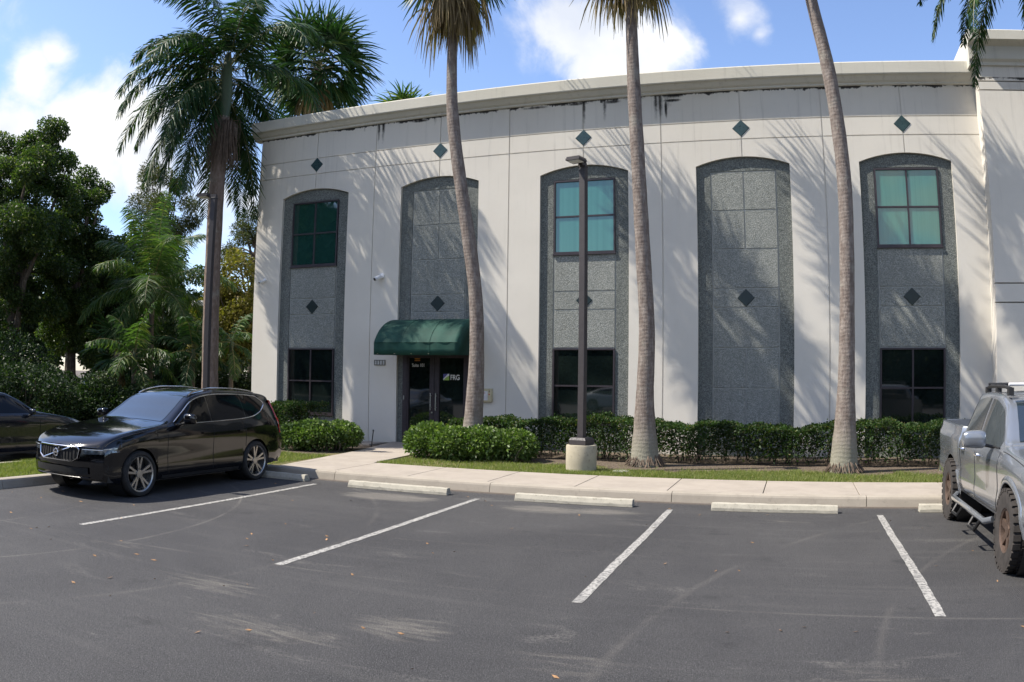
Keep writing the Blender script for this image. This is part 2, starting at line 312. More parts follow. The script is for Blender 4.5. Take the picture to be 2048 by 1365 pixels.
# ------------------------------------------------------------------ mesh helpers
class MB:
    def __init__(s): s.v = []; s.f = []; s.mi = []; s.cur = 0
    def add(s, vs, fs):
        b = len(s.v); s.v.extend([tuple(x) for x in vs]); s.f.extend([tuple(b + i for i in f) for f in fs]); s.mi.extend([s.cur] * len(fs)); return s
    def box(s, x0, x1, y0, y1, z0, z1):
        v = [(x0, y0, z0), (x1, y0, z0), (x1, y1, z0), (x0, y1, z0), (x0, y0, z1), (x1, y0, z1), (x1, y1, z1), (x0, y1, z1)]
        return s.add(v, [(0, 3, 2, 1), (4, 5, 6, 7), (0, 1, 5, 4), (1, 2, 6, 5), (2, 3, 7, 6), (3, 0, 4, 7)])
    def prism(s, poly, a0, a1, axis='y'):
        n = len(poly)
        def P(p, a): return (p[0], a, p[1]) if axis == 'y' else ((p[0], p[1], a) if axis == 'z' else (a, p[0], p[1]))
        v = [P(p, a0) for p in poly] + [P(p, a1) for p in poly]
        f = [tuple(range(n)), tuple(range(2 * n - 1, n - 1, -1))] + [(i, n + i, n + (i + 1) % n, (i + 1) % n) for i in range(n)]
        if axis != 'y': f = [tuple(reversed(q)) for q in f]
        return s.add(v, f)
    def tube(s, pts, rad, n=8, cap=True, sq=None):
        pts = [Vector(p) for p in pts]; m = len(pts)
        if not hasattr(rad, '__len__'): rad = [rad] * m
        vs = []; fs = []; prev = None
        for i, p in enumerate(pts):
            t = (pts[min(i + 1, m - 1)] - pts[max(i - 1, 0)]).normalized()
            if prev is None: a = t.orthogonal().normalized() if abs(t.z) < .95 else (Vector((1, 0, 0)) - t * t.x).normalized()
            else: a = (prev - t * prev.dot(t)).normalized()
            prev = a; b = t.cross(a)
            for k in range(n):
                th = 2 * math.pi * k / n; vs.append(p + (a * math.cos(th) + b * math.sin(th)) * rad[i])
        for i in range(m - 1):
            for k in range(n): fs.append((i * n + k, i * n + (k + 1) % n, (i + 1) * n + (k + 1) % n, (i + 1) * n + k))
        if cap: fs += [tuple(reversed(range(n))), tuple(range((m - 1) * n, m * n))]
        return s.add(vs, fs)
    def lathe(s, prof, c=(0, 0, 0), axis='z', n=32, cap=True):
        vs = []; fs = []; m = len(prof)
        for (r, h) in prof:
            for k in range(n):
                th = 2 * math.pi * k / n; a, b = r * math.cos(th), r * math.sin(th)
                vs.append((c[0] + a, c[1] + b, c[2] + h) if axis == 'z' else ((c[0] + h, c[1] + a, c[2] + b) if axis == 'x' else (c[0] + b, c[1] + h, c[2] + a)))
        for i in range(m - 1):
            for k in range(n): fs.append((i * n + k, i * n + (k + 1) % n, (i + 1) * n + (k + 1) % n, (i + 1) * n + k))
        if cap: fs += [tuple(reversed(range(n))), tuple(range((m - 1) * n, m * n))]
        return s.add(vs, fs)
    def grid(s, P, flip=False):
        a = len(P); b = len(P[0]); fs = []
        for i in range(a - 1):
            for j in range(b - 1):
                q = (i * b + j, i * b + j + 1, (i + 1) * b + j + 1, (i + 1) * b + j); fs.append(q[::-1] if flip else q)
        return s.add([p for r in P for p in r], fs)
    def build(s, name, mats, parent=None, smooth=False, bevel=0, loc=None, angle=35):
        me = bpy.data.meshes.new(name); me.from_pydata(s.v, [], s.f)
        if not isinstance(mats, (list, tuple)): mats = [mats]
        for q in mats: me.materials.append(q)
        if len(mats) > 1: me.polygons.foreach_set('material_index', s.mi)
        o = bpy.data.objects.new(name, me); COL.objects.link(o)
        if smooth:
            me.polygons.foreach_set('use_smooth', [True] * len(me.polygons))
            if hasattr(me, 'set_sharp_from_angle'): me.set_sharp_from_angle(angle=R(angle))
        if bevel:
            md = o.modifiers.new('bevel', 'BEVEL'); md.width = bevel; md.segments = 2; md.limit_method = 'ANGLE'; md.angle_limit = R(40)
        if loc is not None: o.location = loc
        if parent is not None: o.parent = parent
        return o
def np_mesh(name, V, F, mat, parent=None, loc=None, mi=None):
    """V (n,3), F (m,k) all the same size"""
    me = bpy.data.meshes.new(name); k = F.shape[1]
    me.vertices.add(len(V)); me.vertices.foreach_set('co', V.astype(np.float32).ravel())
    me.loops.add(F.size); me.loops.foreach_set('vertex_index', F.astype(np.int32).ravel())
    me.polygons.add(len(F)); me.polygons.foreach_set('loop_start', np.arange(0, F.size, k, dtype=np.int32))
    me.polygons.foreach_set('loop_total', np.full(len(F), k, dtype=np.int32))
    for q in (mat if isinstance(mat, (list, tuple)) else [mat]): me.materials.append(q)
    if mi is not None: me.polygons.foreach_set('material_index', mi.astype(np.int32))
    me.update(calc_edges=True); me.validate()
    o = bpy.data.objects.new(name, me); COL.objects.link(o)
    if loc is not None: o.location = loc
    if parent is not None: o.parent = parent
    return o
def tag(o, label, cat, group=None, kind=None):
    if label: o['label'] = label
    if cat: o['category'] = cat
    if group: o['group'] = group
    if kind: o['kind'] = kind
    return o
def structure(o, label=None, cat=None):
    o['kind'] = 'structure'
    if label: o['label'] = label
    if cat: o['category'] = cat
    return o
def empty(name, loc, rz=0.):
    o = bpy.data.objects.new(name, None); COL.objects.link(o); o.location = loc; o.rotation_euler = (0, 0, rz); o.empty_display_size = .2; return o
def copy_tree(o, parent=None):
    c = o.copy(); COL.objects.link(c)
    if parent is not None: c.parent = parent
    for ch in [x for x in bpy.data.objects if x.parent == o]: copy_tree(ch, c)
    return c
def text_mesh(name, s, size, mat, parent, loc, ext=.002, sx=1.0, align='LEFT', rot=(R(90), 0, 0), shear=0):
    cu = bpy.data.curves.new(name, 'FONT'); cu.body = s; cu.size = size; cu.extrude = ext; cu.align_x = align; cu.shear = shear
    t = bpy.data.objects.new(name + '_c', cu); COL.objects.link(t)
    bpy.context.view_layer.update()
    me = bpy.data.meshes.new_from_object(t.evaluated_get(bpy.context.evaluated_depsgraph_get()))
    bpy.data.objects.remove(t); bpy.data.curves.remove(cu)
    me.name = name; me.materials.clear(); me.materials.append(mat)
    o = bpy.data.objects.new(name, me); COL.objects.link(o); o.rotation_euler = rot; o.scale = (sx, 1, 1); o.location = loc; o.parent = parent
    return o

# ================================================================== GROUND
S_ = 3.93                                # bay spacing
g = MB(); g.add([(-900, -900, 0), (900, -900, 0), (900, 900, 0), (-900, 900, 0)], [(0, 1, 2, 3)])
structure(g.build('asphalt_parking_lot', M['asphalt']))
def sheet(name, poly, z, mat, thick=.14):
    b = MB(); b.prism(poly, z - thick, z, 'z'); return structure(b.build(name, mat))
rg = random.Random(3)
sheet('lawn', [(-60, -6.5), (3.78, -6.5), (3.27, -2.6), (2.72, -.0), (-2.0, -.0), (-2.0, 16), (-60, 16)], .122, M['lawn'])
sheet('lawn', [(4.86, -4.86), (60, -4.86), (60, .1), (4.72, .1), (4.70, -2.6)], .122, M['lawn'])
sheet('lawn', [(.13, -12.4), (1.87, -12.4), (1.87, -6.55), (.13, -6.55)], .12, M['lawn'])
# soil beds, ragged front edge
def bed(x0, x1, yf, yb, z):
    n = int((x1 - x0) / .25); pts = []
    for i in range(n + 1):
        x = x0 + (x1 - x0) * i / n; pts.append((x, yf(x) + rg.uniform(-.1, .1)))
    b = MB(); b.prism(pts + [(x1, yb), (x0, yb)], z - .05, z, 'z'); structure(b.build('planting_soil', M['soil']))
bed(4.9, 30, lambda x: -3.22 - .15 * math.sin(x * 1.3) - .1 * math.sin(x * 4.1) - (.35 if abs(x - 10) < .8 or abs(x - 14) < .9 else 0), -.02, .128)
bed(-2.4, 3.0, lambda x: -4.35 + .1 * math.sin(x * 2), -.35, .128)
# sidewalk slabs with open joints
b = MB(); xs = [3.80, 5.0, 6.5, 8.0, 9.5, 11.0, 12.5, 14.0, 15.5, 17.0, 18.5, 20, 22, 24, 26, 30, 36, 44]
for i in range(len(xs) - 1): b.box(xs[i] + .006, xs[i + 1] - .006, -6.465, -4.87, -.05, .15)
structure(b.build('sidewalk', M['sidewalk'], bevel=.008))
b = MB(); b.prism([(3.79, -4.862), (3.79, -6.47 + .0), (3.74, -6.47), (3.27, -2.62), (4.73, -2.62), (4.9, -4.862)], -.05, .1485, 'z')
b.prism([(3.266, -2.61), (2.72, -.03), (4.70, -.03), (4.726, -2.61)], -.05, .152, 'z')
structure(b.build('entrance_path', M['sidewalk'], bevel=.006))
b = MB(); b.box(2.0, 2.72, -1.25, -.45, .0, .165)
structure(b.build('entrance_pad', M['sidewalk'], bevel=.01))
# curbs: rounded profile swept in pieces
def curb(pts, w=.155, h=.15, step=3.0):
    b = MB()
    for a, c in zip(pts[:-1], pts[1:]):
        a = Vector((*a, 0)); c = Vector((*c, 0)); d = (c - a); L = d.length; d.normalize(); nrm = Vector((d.y, -d.x, 0)); k = max(1, round(L / step)) if L > 1 else 1
        prof = [(-.045, -.05), (-.04, 0.0), (-.012, h - .04), (.004, h - .012), (.035, h), (w, h), (w, -.05)]
        for i in range(k):
            s0 = a + d * (L * i / k + (.005 if L > 1 else -.0)); s1 = a + d * (L * (i + 1) / k - (.005 if L > 1 else .0)); P0 = [s0 - nrm * q + Vector((0, 0, z)) for q, z in prof]; P1 = [s1 - nrm * q + Vector((0, 0, z)) for q, z in prof]
            n = len(prof); b.add(P0 + P1, [(j, n + j, n + (j + 1) % n, (j + 1) % n) for j in range(n)] + [tuple(reversed(range(n))), tuple(range(n, 2 * n))])
    return structure(b.build('curb', M['curb']))
curb([(2.13, -6.635), (44, -6.635)])
def arc(cx, cy, r, a0, a1, n=8): return [(cx + r * math.cos(R(a0 + (a1 - a0) * i / n)), cy + r * math.sin(R(a0 + (a1 - a0) * i / n))) for i in range(n + 1)]
curb([(0, -6.9), (0, -11.6)] + arc(1.0, -11.6, 1.0, 180, 360, 14)[1:] + [(2.0, -6.9)] + arc(2.3, -6.9, .3, 180, 90, 4)[1:])
curb([(-60, -6.635), (-.3, -6.635)] + arc(-.3, -6.9, .265, 90, 0, 4)[1:])
# painted stall lines
def line(x0, y0, x1, y1, w=.095):
    b = MB(); n = 40; rr = random.Random(int(x0 * 100)); L = []; Rr = []
    for i in range(n + 1):
        t = i / n; x = x0 + (x1 - x0) * t + .004 * math.sin(t * 9 + x0); y = y0 + (y1 - y0) * t
        L.append((x - w / 2 + rr.uniform(-.005, .005), y, .004)); Rr.append((x + w / 2 + rr.uniform(-.005, .005), y, .004))
    b.grid([L, Rr], True); structure(b.build('parking_line', M['paint']))
for i, (a, c) in enumerate([((5.17, -7.35), (5.15, -12.56)), ((8.22, -7.45), (8.25, -12.63)), ((11.21, -7.44), (11.24, -12.61)), ((14.22, -7.46), (14.25, -12.55)), ((17.2, -7.46), (17.22, -12.55)), ((20.2, -7.46), (20.2, -12.55)),
                            ((-3.0, -7.4), (-3.0, -12.5)), ((-6.0, -7.4), (-6.0, -12.5)), ((-9.0, -7.4), (-9.0, -12.5))]):
    line(*a, *c)
# asphalt overlay seams and scuffs are in the material; loose fallen leaves as real bits
vs = []; fs = []
for i in range(150):
    x = rnd.uniform(0, 20); y = rnd.uniform(-15.5, -6.9) if i > 30 else rnd.uniform(-15.5, -13); s = rnd.uniform(.008, .024); a = rnd.uniform(0, 6.28)
    b0 = len(vs)
    for k, (rx, zz) in enumerate([(1.5, .005), (.6, .012), (1.5, .016), (.6, .005)]):
        t = a + k * math.pi / 2; vs.append((x + math.cos(t) * s * rx, y + math.sin(t) * s * rx, zz))
    fs.append((b0, b0 + 1, b0 + 2, b0 + 3))
b = MB(); b.add(vs, fs); o = b.build('fallen_leaves', M['litter'])
tag(o, 'small dry fallen leaves scattered over the asphalt', 'leaves', kind='stuff')

# ================================================================== VEGETATION HELPERS
def orient_leaves(P, D, L, W, rs, droop=.2):
    """kite leaves: base P, direction D (n,3) unit; returns V,F"""
    n = len(P); up = rs.normal(size=(n, 3)); side = np.cross(D, up); side /= np.linalg.norm(side, axis=1)[:, None] + 1e-9
    nr = np.cross(side, D); L = L[:, None]; W = W[:, None]
    v0 = P; v1 = P + D * L * .45 + side * W + nr * W * .35; v2 = P + D * L - np.array([0, 0, 1]) * L * droop; v3 = P + D * L * .45 - side * W + nr * W * .35
    V = np.stack([v0, v1, v2, v3], 1).reshape(-1, 3); F = np.arange(4 * n).reshape(n, 4); return V, F
def unit(a): return a / (np.linalg.norm(a, axis=1)[:, None] + 1e-9)
def foliage_ellipsoids(name, blobs, n, L, mat, parent, seed=0, shell=.7, wide=.33, up=.3, loc=None, drop=None):
    rs = np.random.RandomState(seed); B = np.array(blobs, float)     # x y z rx ry rz
    wt = (B[:, 3] * B[:, 4] + B[:, 4] * B[:, 5] + B[:, 3] * B[:, 5]); wt = wt / wt.sum()
    idx = rs.choice(len(B), n, p=wt); d = unit(rs.normal(size=(n, 3)))
    rad = np.where(rs.rand(n) < shell, rs.uniform(.78, 1.08, n), rs.uniform(.2, .9, n) )
    P = B[idx, :3] + d * rad[:, None] * B[idx, 3:6]
    D = unit(d * .8 + rs.normal(size=(n, 3)) * .7 + np.array([0, 0, up]))
    if drop is not None:
        k = drop(P, rs); P, D = P[k], D[k]
    n = len(P); l = L * rs.uniform(.6, 1.35, n); V, F = orient_leaves(P, D, l, l * wide, rs)
    return np_mesh(name, V, F, mat, parent, loc)
def box_foliage(name, x0, x1, y0, y1, z0, z1, n, L, mat, parent, seed=0, gap=.45):
    rs = np.random.RandomState(seed)
    P = np.stack([rs.uniform(x0, x1, n), rs.uniform(y0, y1, n), rs.uniform(0, 1, n)], 1)
    P[:, 2] = z0 + (z1 - z0) * P[:, 2] ** .75
    f = rs.rand(n)                       # push most leaves to the clipped faces
    P[f < .42, 2] = z1 + rs.normal(size=(f < .42).sum()) * .022
    m = (f > .42) & (f < .8); P[m, 1] = y0 + rs.normal(size=m.sum()) * .03
    wav = .05 * np.sin(P[:, 0] * .9) + .04 * np.sin(P[:, 0] * 2.3) + .03 * np.sin(P[:, 0] * 5.1 + 1) + .025 * np.sin(P[:, 0] * 11)
    P[:, 2] += wav * (P[:, 2] - z0) / (z1 - z0); P[:, 1] += .05 * np.sin(P[:, 0] * 3.7 + P[:, 2] * 4) + .03 * np.sin(P[:, 0] * 9)
    low = (P[:, 2] - z0) / (z1 - z0); hol = .5 + .5 * np.sin(P[:, 0] * 6.1 + 2 * np.sin(P[:, 0] * 1.7)) ; k = rs.rand(n) < np.clip(low / gap + .1 + .25 * hol, .04, 1)
    P = P[k]; n = len(P)
    D = unit(np.array([0, -.4, .55]) + rs.normal(size=(n, 3)) * .75); l = L * rs.uniform(.6, 1.3, n)
    V, F = orient_leaves(P, D, l, l * .3, rs); return np_mesh(name, V, F, mat, parent)
def stems(name, x0, x1, y0, y1, z0, z1, n, parent, r=.010, seed=1):
    rr = random.Random(seed); b = MB()
    for i in range(n):
        x, y = rr.uniform(x0, x1), rr.uniform(y0, y1); 
        for k in range(2):
            b.tube([(x, y, z0), (x + rr.uniform(-.1, .1), y + rr.uniform(-.08, .08), (z0 + z1) / 2), (x + rr.uniform(-.25, .25), y + rr.uniform(-.15, .15), z1)], [r, r * .8, r * .5], 5)
    return b.build(name, M['bark'], parent)
def hedge(label, x0, x1, y0, y1, z1, n, seed, mat='leaf_hedge', L=.062, z0=.2, gap=.45):
    t = tag(empty('clipped_hedge', ((x0 + x1) / 2, (y0 + y1) / 2, .12)), label, 'hedge', 'clipped hedges along the wall')
    for o in (box_foliage('foliage', x0, x1, y0, y1, z0, z1, n, L, M[mat], None, seed, gap), stems('stems', x0 + .1, x1 - .1, y0 + .2, y1 - .15, .1, z1 - .25, int((x1 - x0) * 9), None, seed=seed)):
        o.parent = t; o.matrix_parent_inverse = Matrix.Translation(-t.location)
hedge('long dark green clipped hedge running below the arched panels right of the door', 7.25, 25, -2.15, -.95, .93, 92000, 11)
hedge('dark green clipped hedge under the leftmost lower window, behind the round bush', -2.6, 1.15, -1.75, -.7, 1.05, 26000, 12)
hedge('short clipped hedge between the door and the wall box, behind the palm trunk', 5.25, 7.1, -2.0, -.95, .90, 11000, 15)
def bush(label, blobs, n, seed):
    t = tag(empty('round_bush', (blobs[0][0], blobs[0][1], .12)), label, 'bush', 'light green bushes beside the entrance path')
    a = foliage_ellipsoids('foliage', blobs, n, .075, M['leaf_bush'], None, seed, .75, .3, .5, drop=lambda P, rs: (P[:, 2] > .16) & (rs.rand(len(P)) < np.clip((P[:, 2] - .1) * 3.2, .1, 1)))
    c = stems('stems', min(q[0] for q in blobs) - .3, max(q[0] for q in blobs) + .3, blobs[0][1] - .25, blobs[0][1] + .25, .1, .5, 26, None, .008, seed)
    for o in (a, c): o.parent = t; o.matrix_parent_inverse = Matrix.Translation(-t.location)
bush('rounded light green bush left of the entrance path, behind the black car', [(2.35, -3.2, .45, .62, .55, .36), (2.75, -2.7, .46, .5, .5, .32), (1.95, -3.4, .40, .45, .4, .33)], 15000, 21)
bush('wide light green bush right of the entrance path at the foot of a palm', [(5.35, -3.15, .47, .55, .5, .40), (5.95, -3.35, .45, .5, .42, .36), (6.55, -3.2, .45, .55, .45, .38), (7.15, -2.9, .42, .5, .5, .36)], 24000, 22)

def grass(name, rects, n, label, seed, h=.055, keep=None):
    rs = np.random.RandomState(seed); A = np.array([(r[1] - r[0]) * (r[3] - r[2]) for r in rects]); idx = rs.choice(len(rects), n, p=A / A.sum()); Rr = np.array(rects)
    P = np.zeros((n, 3)); P[:, 0] = Rr[idx, 0] + rs.rand(n) * (Rr[idx, 1] - Rr[idx, 0]); P[:, 1] = Rr[idx, 2] + rs.rand(n) * (Rr[idx, 3] - Rr[idx, 2]); P[:, 2] = .12
    if keep is not None: P = P[keep(P, rs)]; n = len(P)
    a = rs.rand(n) * 6.28; w = .006; hh = h * rs.uniform(.5, 1.5, n) * (1 + .35 * np.sin(P[:, 0] * 3) * np.sin(P[:, 1] * 5)); ln = rs.normal(size=(n, 2)) * .45
    s = np.stack([np.cos(a), np.sin(a), np.zeros(n)], 1) * w
    tip = P + np.stack([ln[:, 0] * hh, ln[:, 1] * hh, hh], 1)
    V = np.stack([P - s, P + s, tip], 1).reshape(-1, 3); F = np.arange(3 * n).reshape(n, 3)
    return tag(np_mesh(name, V, F, M['grass_blade']), label, 'grass', kind='stuff')
def kp(P, rs):
    edge = -3.15 - .2 * np.sin(P[:, 0] * 1.3) - .12 * np.sin(P[:, 0] * 4.1) - np.where((np.abs(P[:, 0] - 9.9) < .9) | (np.abs(P[:, 0] - 14) < .9), .35, 0)
    patch = np.sin(P[:, 0] * 1.1 + 1) * np.sin(P[:, 0] * .47 + P[:, 1]) * .5 + .62
    return (rs.rand(len(P)) < np.clip((edge - P[:, 1]) / .45, 0.02, 1) * patch) & ~((np.abs(P[:, 0] - 4.86) < .08))
grass('lawn_grass', [(4.95, 19.5, -4.86, -2.85)], 170000, 'thin green grass strip between the sidewalk and the hedge', 31, .05, kp)
grass('island_grass', [(.16, 1.84, -12.2, -6.5)], 52000, 'bright green grass on the curbed island left of the black car', 32, .06)
grass('verge_grass', [(1.9, 3.4, -6.45, -4.1), (-6, 1.9, -6.45, -4.4)], 40000, 'grass between the curb and the round bush left of the path', 33, .055, lambda P, rs: P[:, 0] < 3.74 + (P[:, 1] + 6.5) * -.12)

# ================================================================== OFFICE BUILDING
bld = tag(empty('office_building', (7.86, 0, 0)), 'two storey cream stucco office building with arched grey pebble panels and a flat cornice', 'building')
def P_(mb, name, mat, parent=None, **k):
    p = parent if parent is not None else bld; o = mb.build(name, mat, None, **k); o.parent = p
    base = Vector((0, 0, 0)); q = p
    while q is not None: base += q.location; q = q.parent
    o.matrix_parent_inverse = Matrix.Translation(-base); return o
ZA, ZB, ZC = 7.61, 8.075, 8.86
SPR, APX, HW = 6.965, 7.175, 1.13
XL, XR = -2.06, 17.62
def arch(c, hw, spr, apx, n=18, sgn=0):
    r = (hw * hw + (apx - spr) ** 2) / (2 * (apx - spr)); pts = []
    for i in range(n + 1):
        x = -hw + 2 * hw * i / n
        if sgn == -1 and x > 1e-6: break
        if sgn == 1 and x < -1e-6: continue
        pts.append((c + x, apx - r + math.sqrt(max(r * r - x * x, 0))))
    return pts
def wall_layer(y0, y1, gap, cgap):
    b = MB()
    for i in range(5):
        c = S_ * i; x0 = XL if i == 0 else c - S_ / 2; x1 = XR if i == 4 else c + S_ / 2
        l0 = x0 + (0 if i == 0 else gap); l1 = x1 - (0 if i == 4 else gap)
        La = arch(c, HW, SPR, APX, sgn=-1); La[-1] = (c - cgap, La[-1][1]); Ra = arch(c, HW, SPR, APX, sgn=1); Ra[0] = (c + cgap, Ra[0][1])
        b.prism([(l0, 0), (c - HW, 0)] + La + [(c - cgap, ZA - gap), (l0, ZA - gap)], y0, y1)
        b.prism([(c + cgap, Ra[0][1])] + Ra[1:] + [(c + HW, 0), (l1, 0), (l1, ZA - gap), (c + cgap, ZA - gap)], y0, y1)
        for (a, d) in ((ZA + gap, ZB - gap), (ZB + gap, ZC)):
            b.box(l0, c - cgap, y0, y1, a, d); b.box(c + cgap, l1, y0, y1, a, d)
    return b
b = wall_layer(0.0, .03, .014, .012); 
c2 = wall_layer(.022, .125, 0.0, 0.0); off = len(b.v); b.v += c2.v; b.f += [tuple(i + off for i in f) for f in c2.f]; b.mi += c2.mi
b.box(XL, XR + .3, .12, .5, 0, ZC + .3)          # backing wall
b.box(XL, XL + .3, .5, 21.9, 0, ZC + .3); b.box(XL, 26, 21.9, 22.2, 0, ZC + .3)
P_(b, 'wall', M['stucco'])
b = MB(); b.box(XL + .3, 26, .5, 21.9, ZC - .3, ZC - .05); P_(b, 'roof', M['cornice'])
# cornice profile (y,z)
prof = [(.2, ZC), (-.05, ZC), (-.07, ZC + .02), (-.07, ZC + .05), (-.13, ZC + .09), (-.20, ZC + .17), (-.24, ZC + .20), (-.27, ZC + .20), (-.285, ZC + .225), (-.285, ZC + .50), (-.27, ZC + .525), (.2, ZC + .545)]
b = MB(); b.prism([(q[0], q[1]) for q in prof], XL - .26, XR - .001, 'x')
b.box(XL - .285, XL + .2, -.1, 22.3, ZC + .20, ZC + .50); b.box(XL - .07, XL + .2, .12, 22.3, ZC + .001, ZC + .2)
P_(b, 'cornice', M['cornice'])
# tower block at the right end
b = MB(); TX, TY = XR, -.50
tz = [(0, 3.585), (3.615, 4.015), (4.045, 8.54), (8.57, 8.76), (8.79, 9.16)]
for (a, d) in tz: b.box(TX, 26, TY, TY + .12, a, d)
b.box(TX + .001, 26, TY + .10, 22, 0, 9.9)
P_(b, 'tower_wall', M['stucco'])
b = MB(); b.prism([(TY + .4, 9.161), (TY - .05, 9.161), (TY - .06, 9.24), (TY - .12, 9.30), (TY - .13, 9.62), (TY - .2, 9.66), (TY - .34, 9.72), (TY - .34, 9.95), (TY - .32, 9.97), (TY + .4, 9.98)], TX - .16, 26.1, 'x')
b.box(TX - .161, TX + .3, TY + .4, 22.1, 9.16, 9.96)
P_(b, 'tower_cornice', M['cornice'])

def pebble_panel(c, z_low, door=False):
    """arched pebble-dash panel; raised blocks 2 cm proud of the groove backing"""
    back = MB(); a = arch(c, HW + .01, SPR, APX + .01, 18)
    back.prism([(c - HW - .01, .05)] + a + [(c + HW + .01, .05)], .104, .121)
    o = P_(back, 'pebble_panel', M['pebble_groove'])
    f = MB(); f.mi = []
    y0, y1 = .080, .106; g = .016
    X = [c - .78, c, c + .78]
    # surround frame
    f.prism([(c - HW, .06)] + arch(c, HW, SPR, APX, 18)[:10] + [(c, 6.82 + g), (X[0] - g, 6.82 + g), (X[0] - g, .06)], y0, y1)
    f.prism([(c, 6.82 + g)] + arch(c, HW, SPR, APX, 18)[9:] + [(c + HW, .06), (X[2] + g, .06), (X[2] + g, 6.82 + g)], y0, y1)
    q = f.build('pebble_surround', M['pebble']); q.parent = o; f = MB()
    rows = [(6.82, 5.88, 2), (5.88, 4.95, 2), (4.95, 4.02, 1), (4.02, 3.57, 1), (3.57, 2.63, 1), (2.63, 1.69, 2), (1.69, .06, 2)]
    for (zt, zb, k) in rows:
        win = (z_low == 'win') and (zt > 4.96 or zb < 2.6)
        if win or (door and zb < 2.6): continue
        if k == 1: f.box(X[0] + g, X[2] - g, y0, y1, zb + g, zt - g)
        else:
            f.box(X[0] + g, X[1] - g, y0, y1, zb + g, zt - g); f.box(X[1] + g, X[2] - g, y0, y1, zb + g, zt - g)
    q = f.build('pebble_slabs', M['pebble_light']); q.parent = o
    if z_low == 'win': f = MB(); f.box(X[0] + g, X[2] - g, y0, y1, .06, .75); q = f.build('pebble_base', M['pebble_light']); q.parent = o
    return o
def window(c, z0, z1, glass, label=None):
    x0, x1 = c - .78, c + .78; fw = .038; b = MB()
    b.box(x0, x1, .045, .118, z1 - fw, z1); b.box(x0, x1, .045, .118, z0, z0 + fw); b.box(x0, x0 + fw, .045, .118, z0 + fw, z1 - fw); b.box(x1 - fw, x1, .045, .118, z0 + fw, z1 - fw)
    zm = (z0 + z1) / 2; b.box(c - .02, c + .02, .06, .118, z0 + fw, z1 - fw); b.box(x0 + fw, c - .02, .062, .118, zm - .02, zm + .02); b.box(c + .02, x1 - fw, .062, .118, zm - .02, zm + .02)
    w = P_(b, 'window', M['frame'])
    if label: w['label'] = label
    p = MB(); p.box(x0 + fw - .01, x1 - fw + .01, .088, .116, z0 + fw - .01, z1 - fw + .01)
    q = p.build('pane', M[glass]); q.parent = w
    s = MB(); s.box(x0 - .02, x1 + .02, .03, .118, z0 - .045, z0 - .002)
    q = s.build('sill', M['frame']); q.parent = w
for i in range(5):
    c = S_ * i
    pebble_panel(c, 'win' if i % 2 == 0 else 'blank', door=(i == 1))
    if i % 2 == 0:
        window(c, 4.96, 6.81, 'teal' if i else 'teal_dark', 'upper window with teal tinted glass')
        window(c, .80, 2.62, 'dglass', 'lower window with near black glass')
    for (z, h, y) in ((7.885, .215, -.012), (3.795, .21, .066)):
        t = MB(); t.prism([(c - h, z), (c, z - h), (c + h, z), (c, z + h)], y, y + .06)
        P_(t, 'diamond_tile', M['tile' if y < 0 else 'tile_dark'], bevel=.012)
# door and storefront
c = S_; b = MB(); X0, X1, ZT = 2.975, 4.865, 2.62
b.box(X0, X0 + .13, .02, .118, .15, ZT); b.box(X1 - .10, X1, .02, .118, .15, ZT); b.box(X0 + .13, X1 - .10, .02, .118, 2.46, ZT)
XM = 3.90
for (a, d) in ((X0 + .131, XM - .006), (XM + .006, X1 - .101)):
    b.box(a, a + (.045 if a < XM - .1 else .13), .03, .112, .155, 2.455); b.box(d - (.13 if a < XM - .1 else .045), d, .03, .112, .155, 2.455)
    b.box(a, d, .032, .110, .155, .40); b.box(a, d, .032, .110, 2.37, 2.455)
door = P_(b, 'entrance_door', M['frame'])
def sub(mb, name, mat, par, **k):
    o = mb.build(name, mat, **k); o.parent = par; return o
p = MB(); p.box(X0 + .14, X1 - .11, .075, .116, .2, 2.44); sub(p, 'door_glass', M['dglass'], door)
for x in (XM - .075, XM + .075):
    h = MB(); h.tube([(x, -.045, 1.02), (x, -.045, 1.46)], .014, 10); h.tube([(x, .03, 1.09), (x, -.045, 1.09)], .010, 8); h.tube([(x, .03, 1.39), (x, -.045, 1.39)], .010, 8)
    sub(h, 'door_handle', M['steel'], door, smooth=True)
h = MB(); h.lathe([(.022, 0), (.022, .02)], (XM - .06, .012, .96), 'y', 16); sub(h, 'lock', M['steel'], door)
h = MB(); h.box(X0 + .03, X0 + .06, .0, .03, 1.28, 1.38); sub(h, 'card_reader', M['steel'], door)
h = MB(); h.box(3.30, 3.46, .068, .074, 2.335, 2.365); h.box(3.30, 3.46, .068, .074, 2.29, 2.315); sub(h, 'orange_sticker', M['orange'], door)
LX, LZ, LS = 4.135, 1.80, .165
l1 = MB(); l1.prism([(LX, LZ + .04), (LX, LZ + LS), (LX + LS - .04, LZ + LS)], .069, .0745); sub(l1, 'logo_corner', M['blue_text'], door)
l1 = MB(); l1.prism([(LX, LZ), (LX + LS, LZ), (LX + LS, LZ + LS - .05), (LX + .09, LZ + .07)], .069, .0745); sub(l1, 'logo_field', M['lime_text'], door)
l1 = MB(); l1.prism([(LX, LZ + .004), (LX + .075, LZ + .065), (LX + LS, LZ + LS - .045), (LX + LS, LZ + LS), (LX + LS - .035, LZ + LS), (LX, LZ + .035)], .067, .0748); sub(l1, 'logo_stripe', M['white_text'], door)
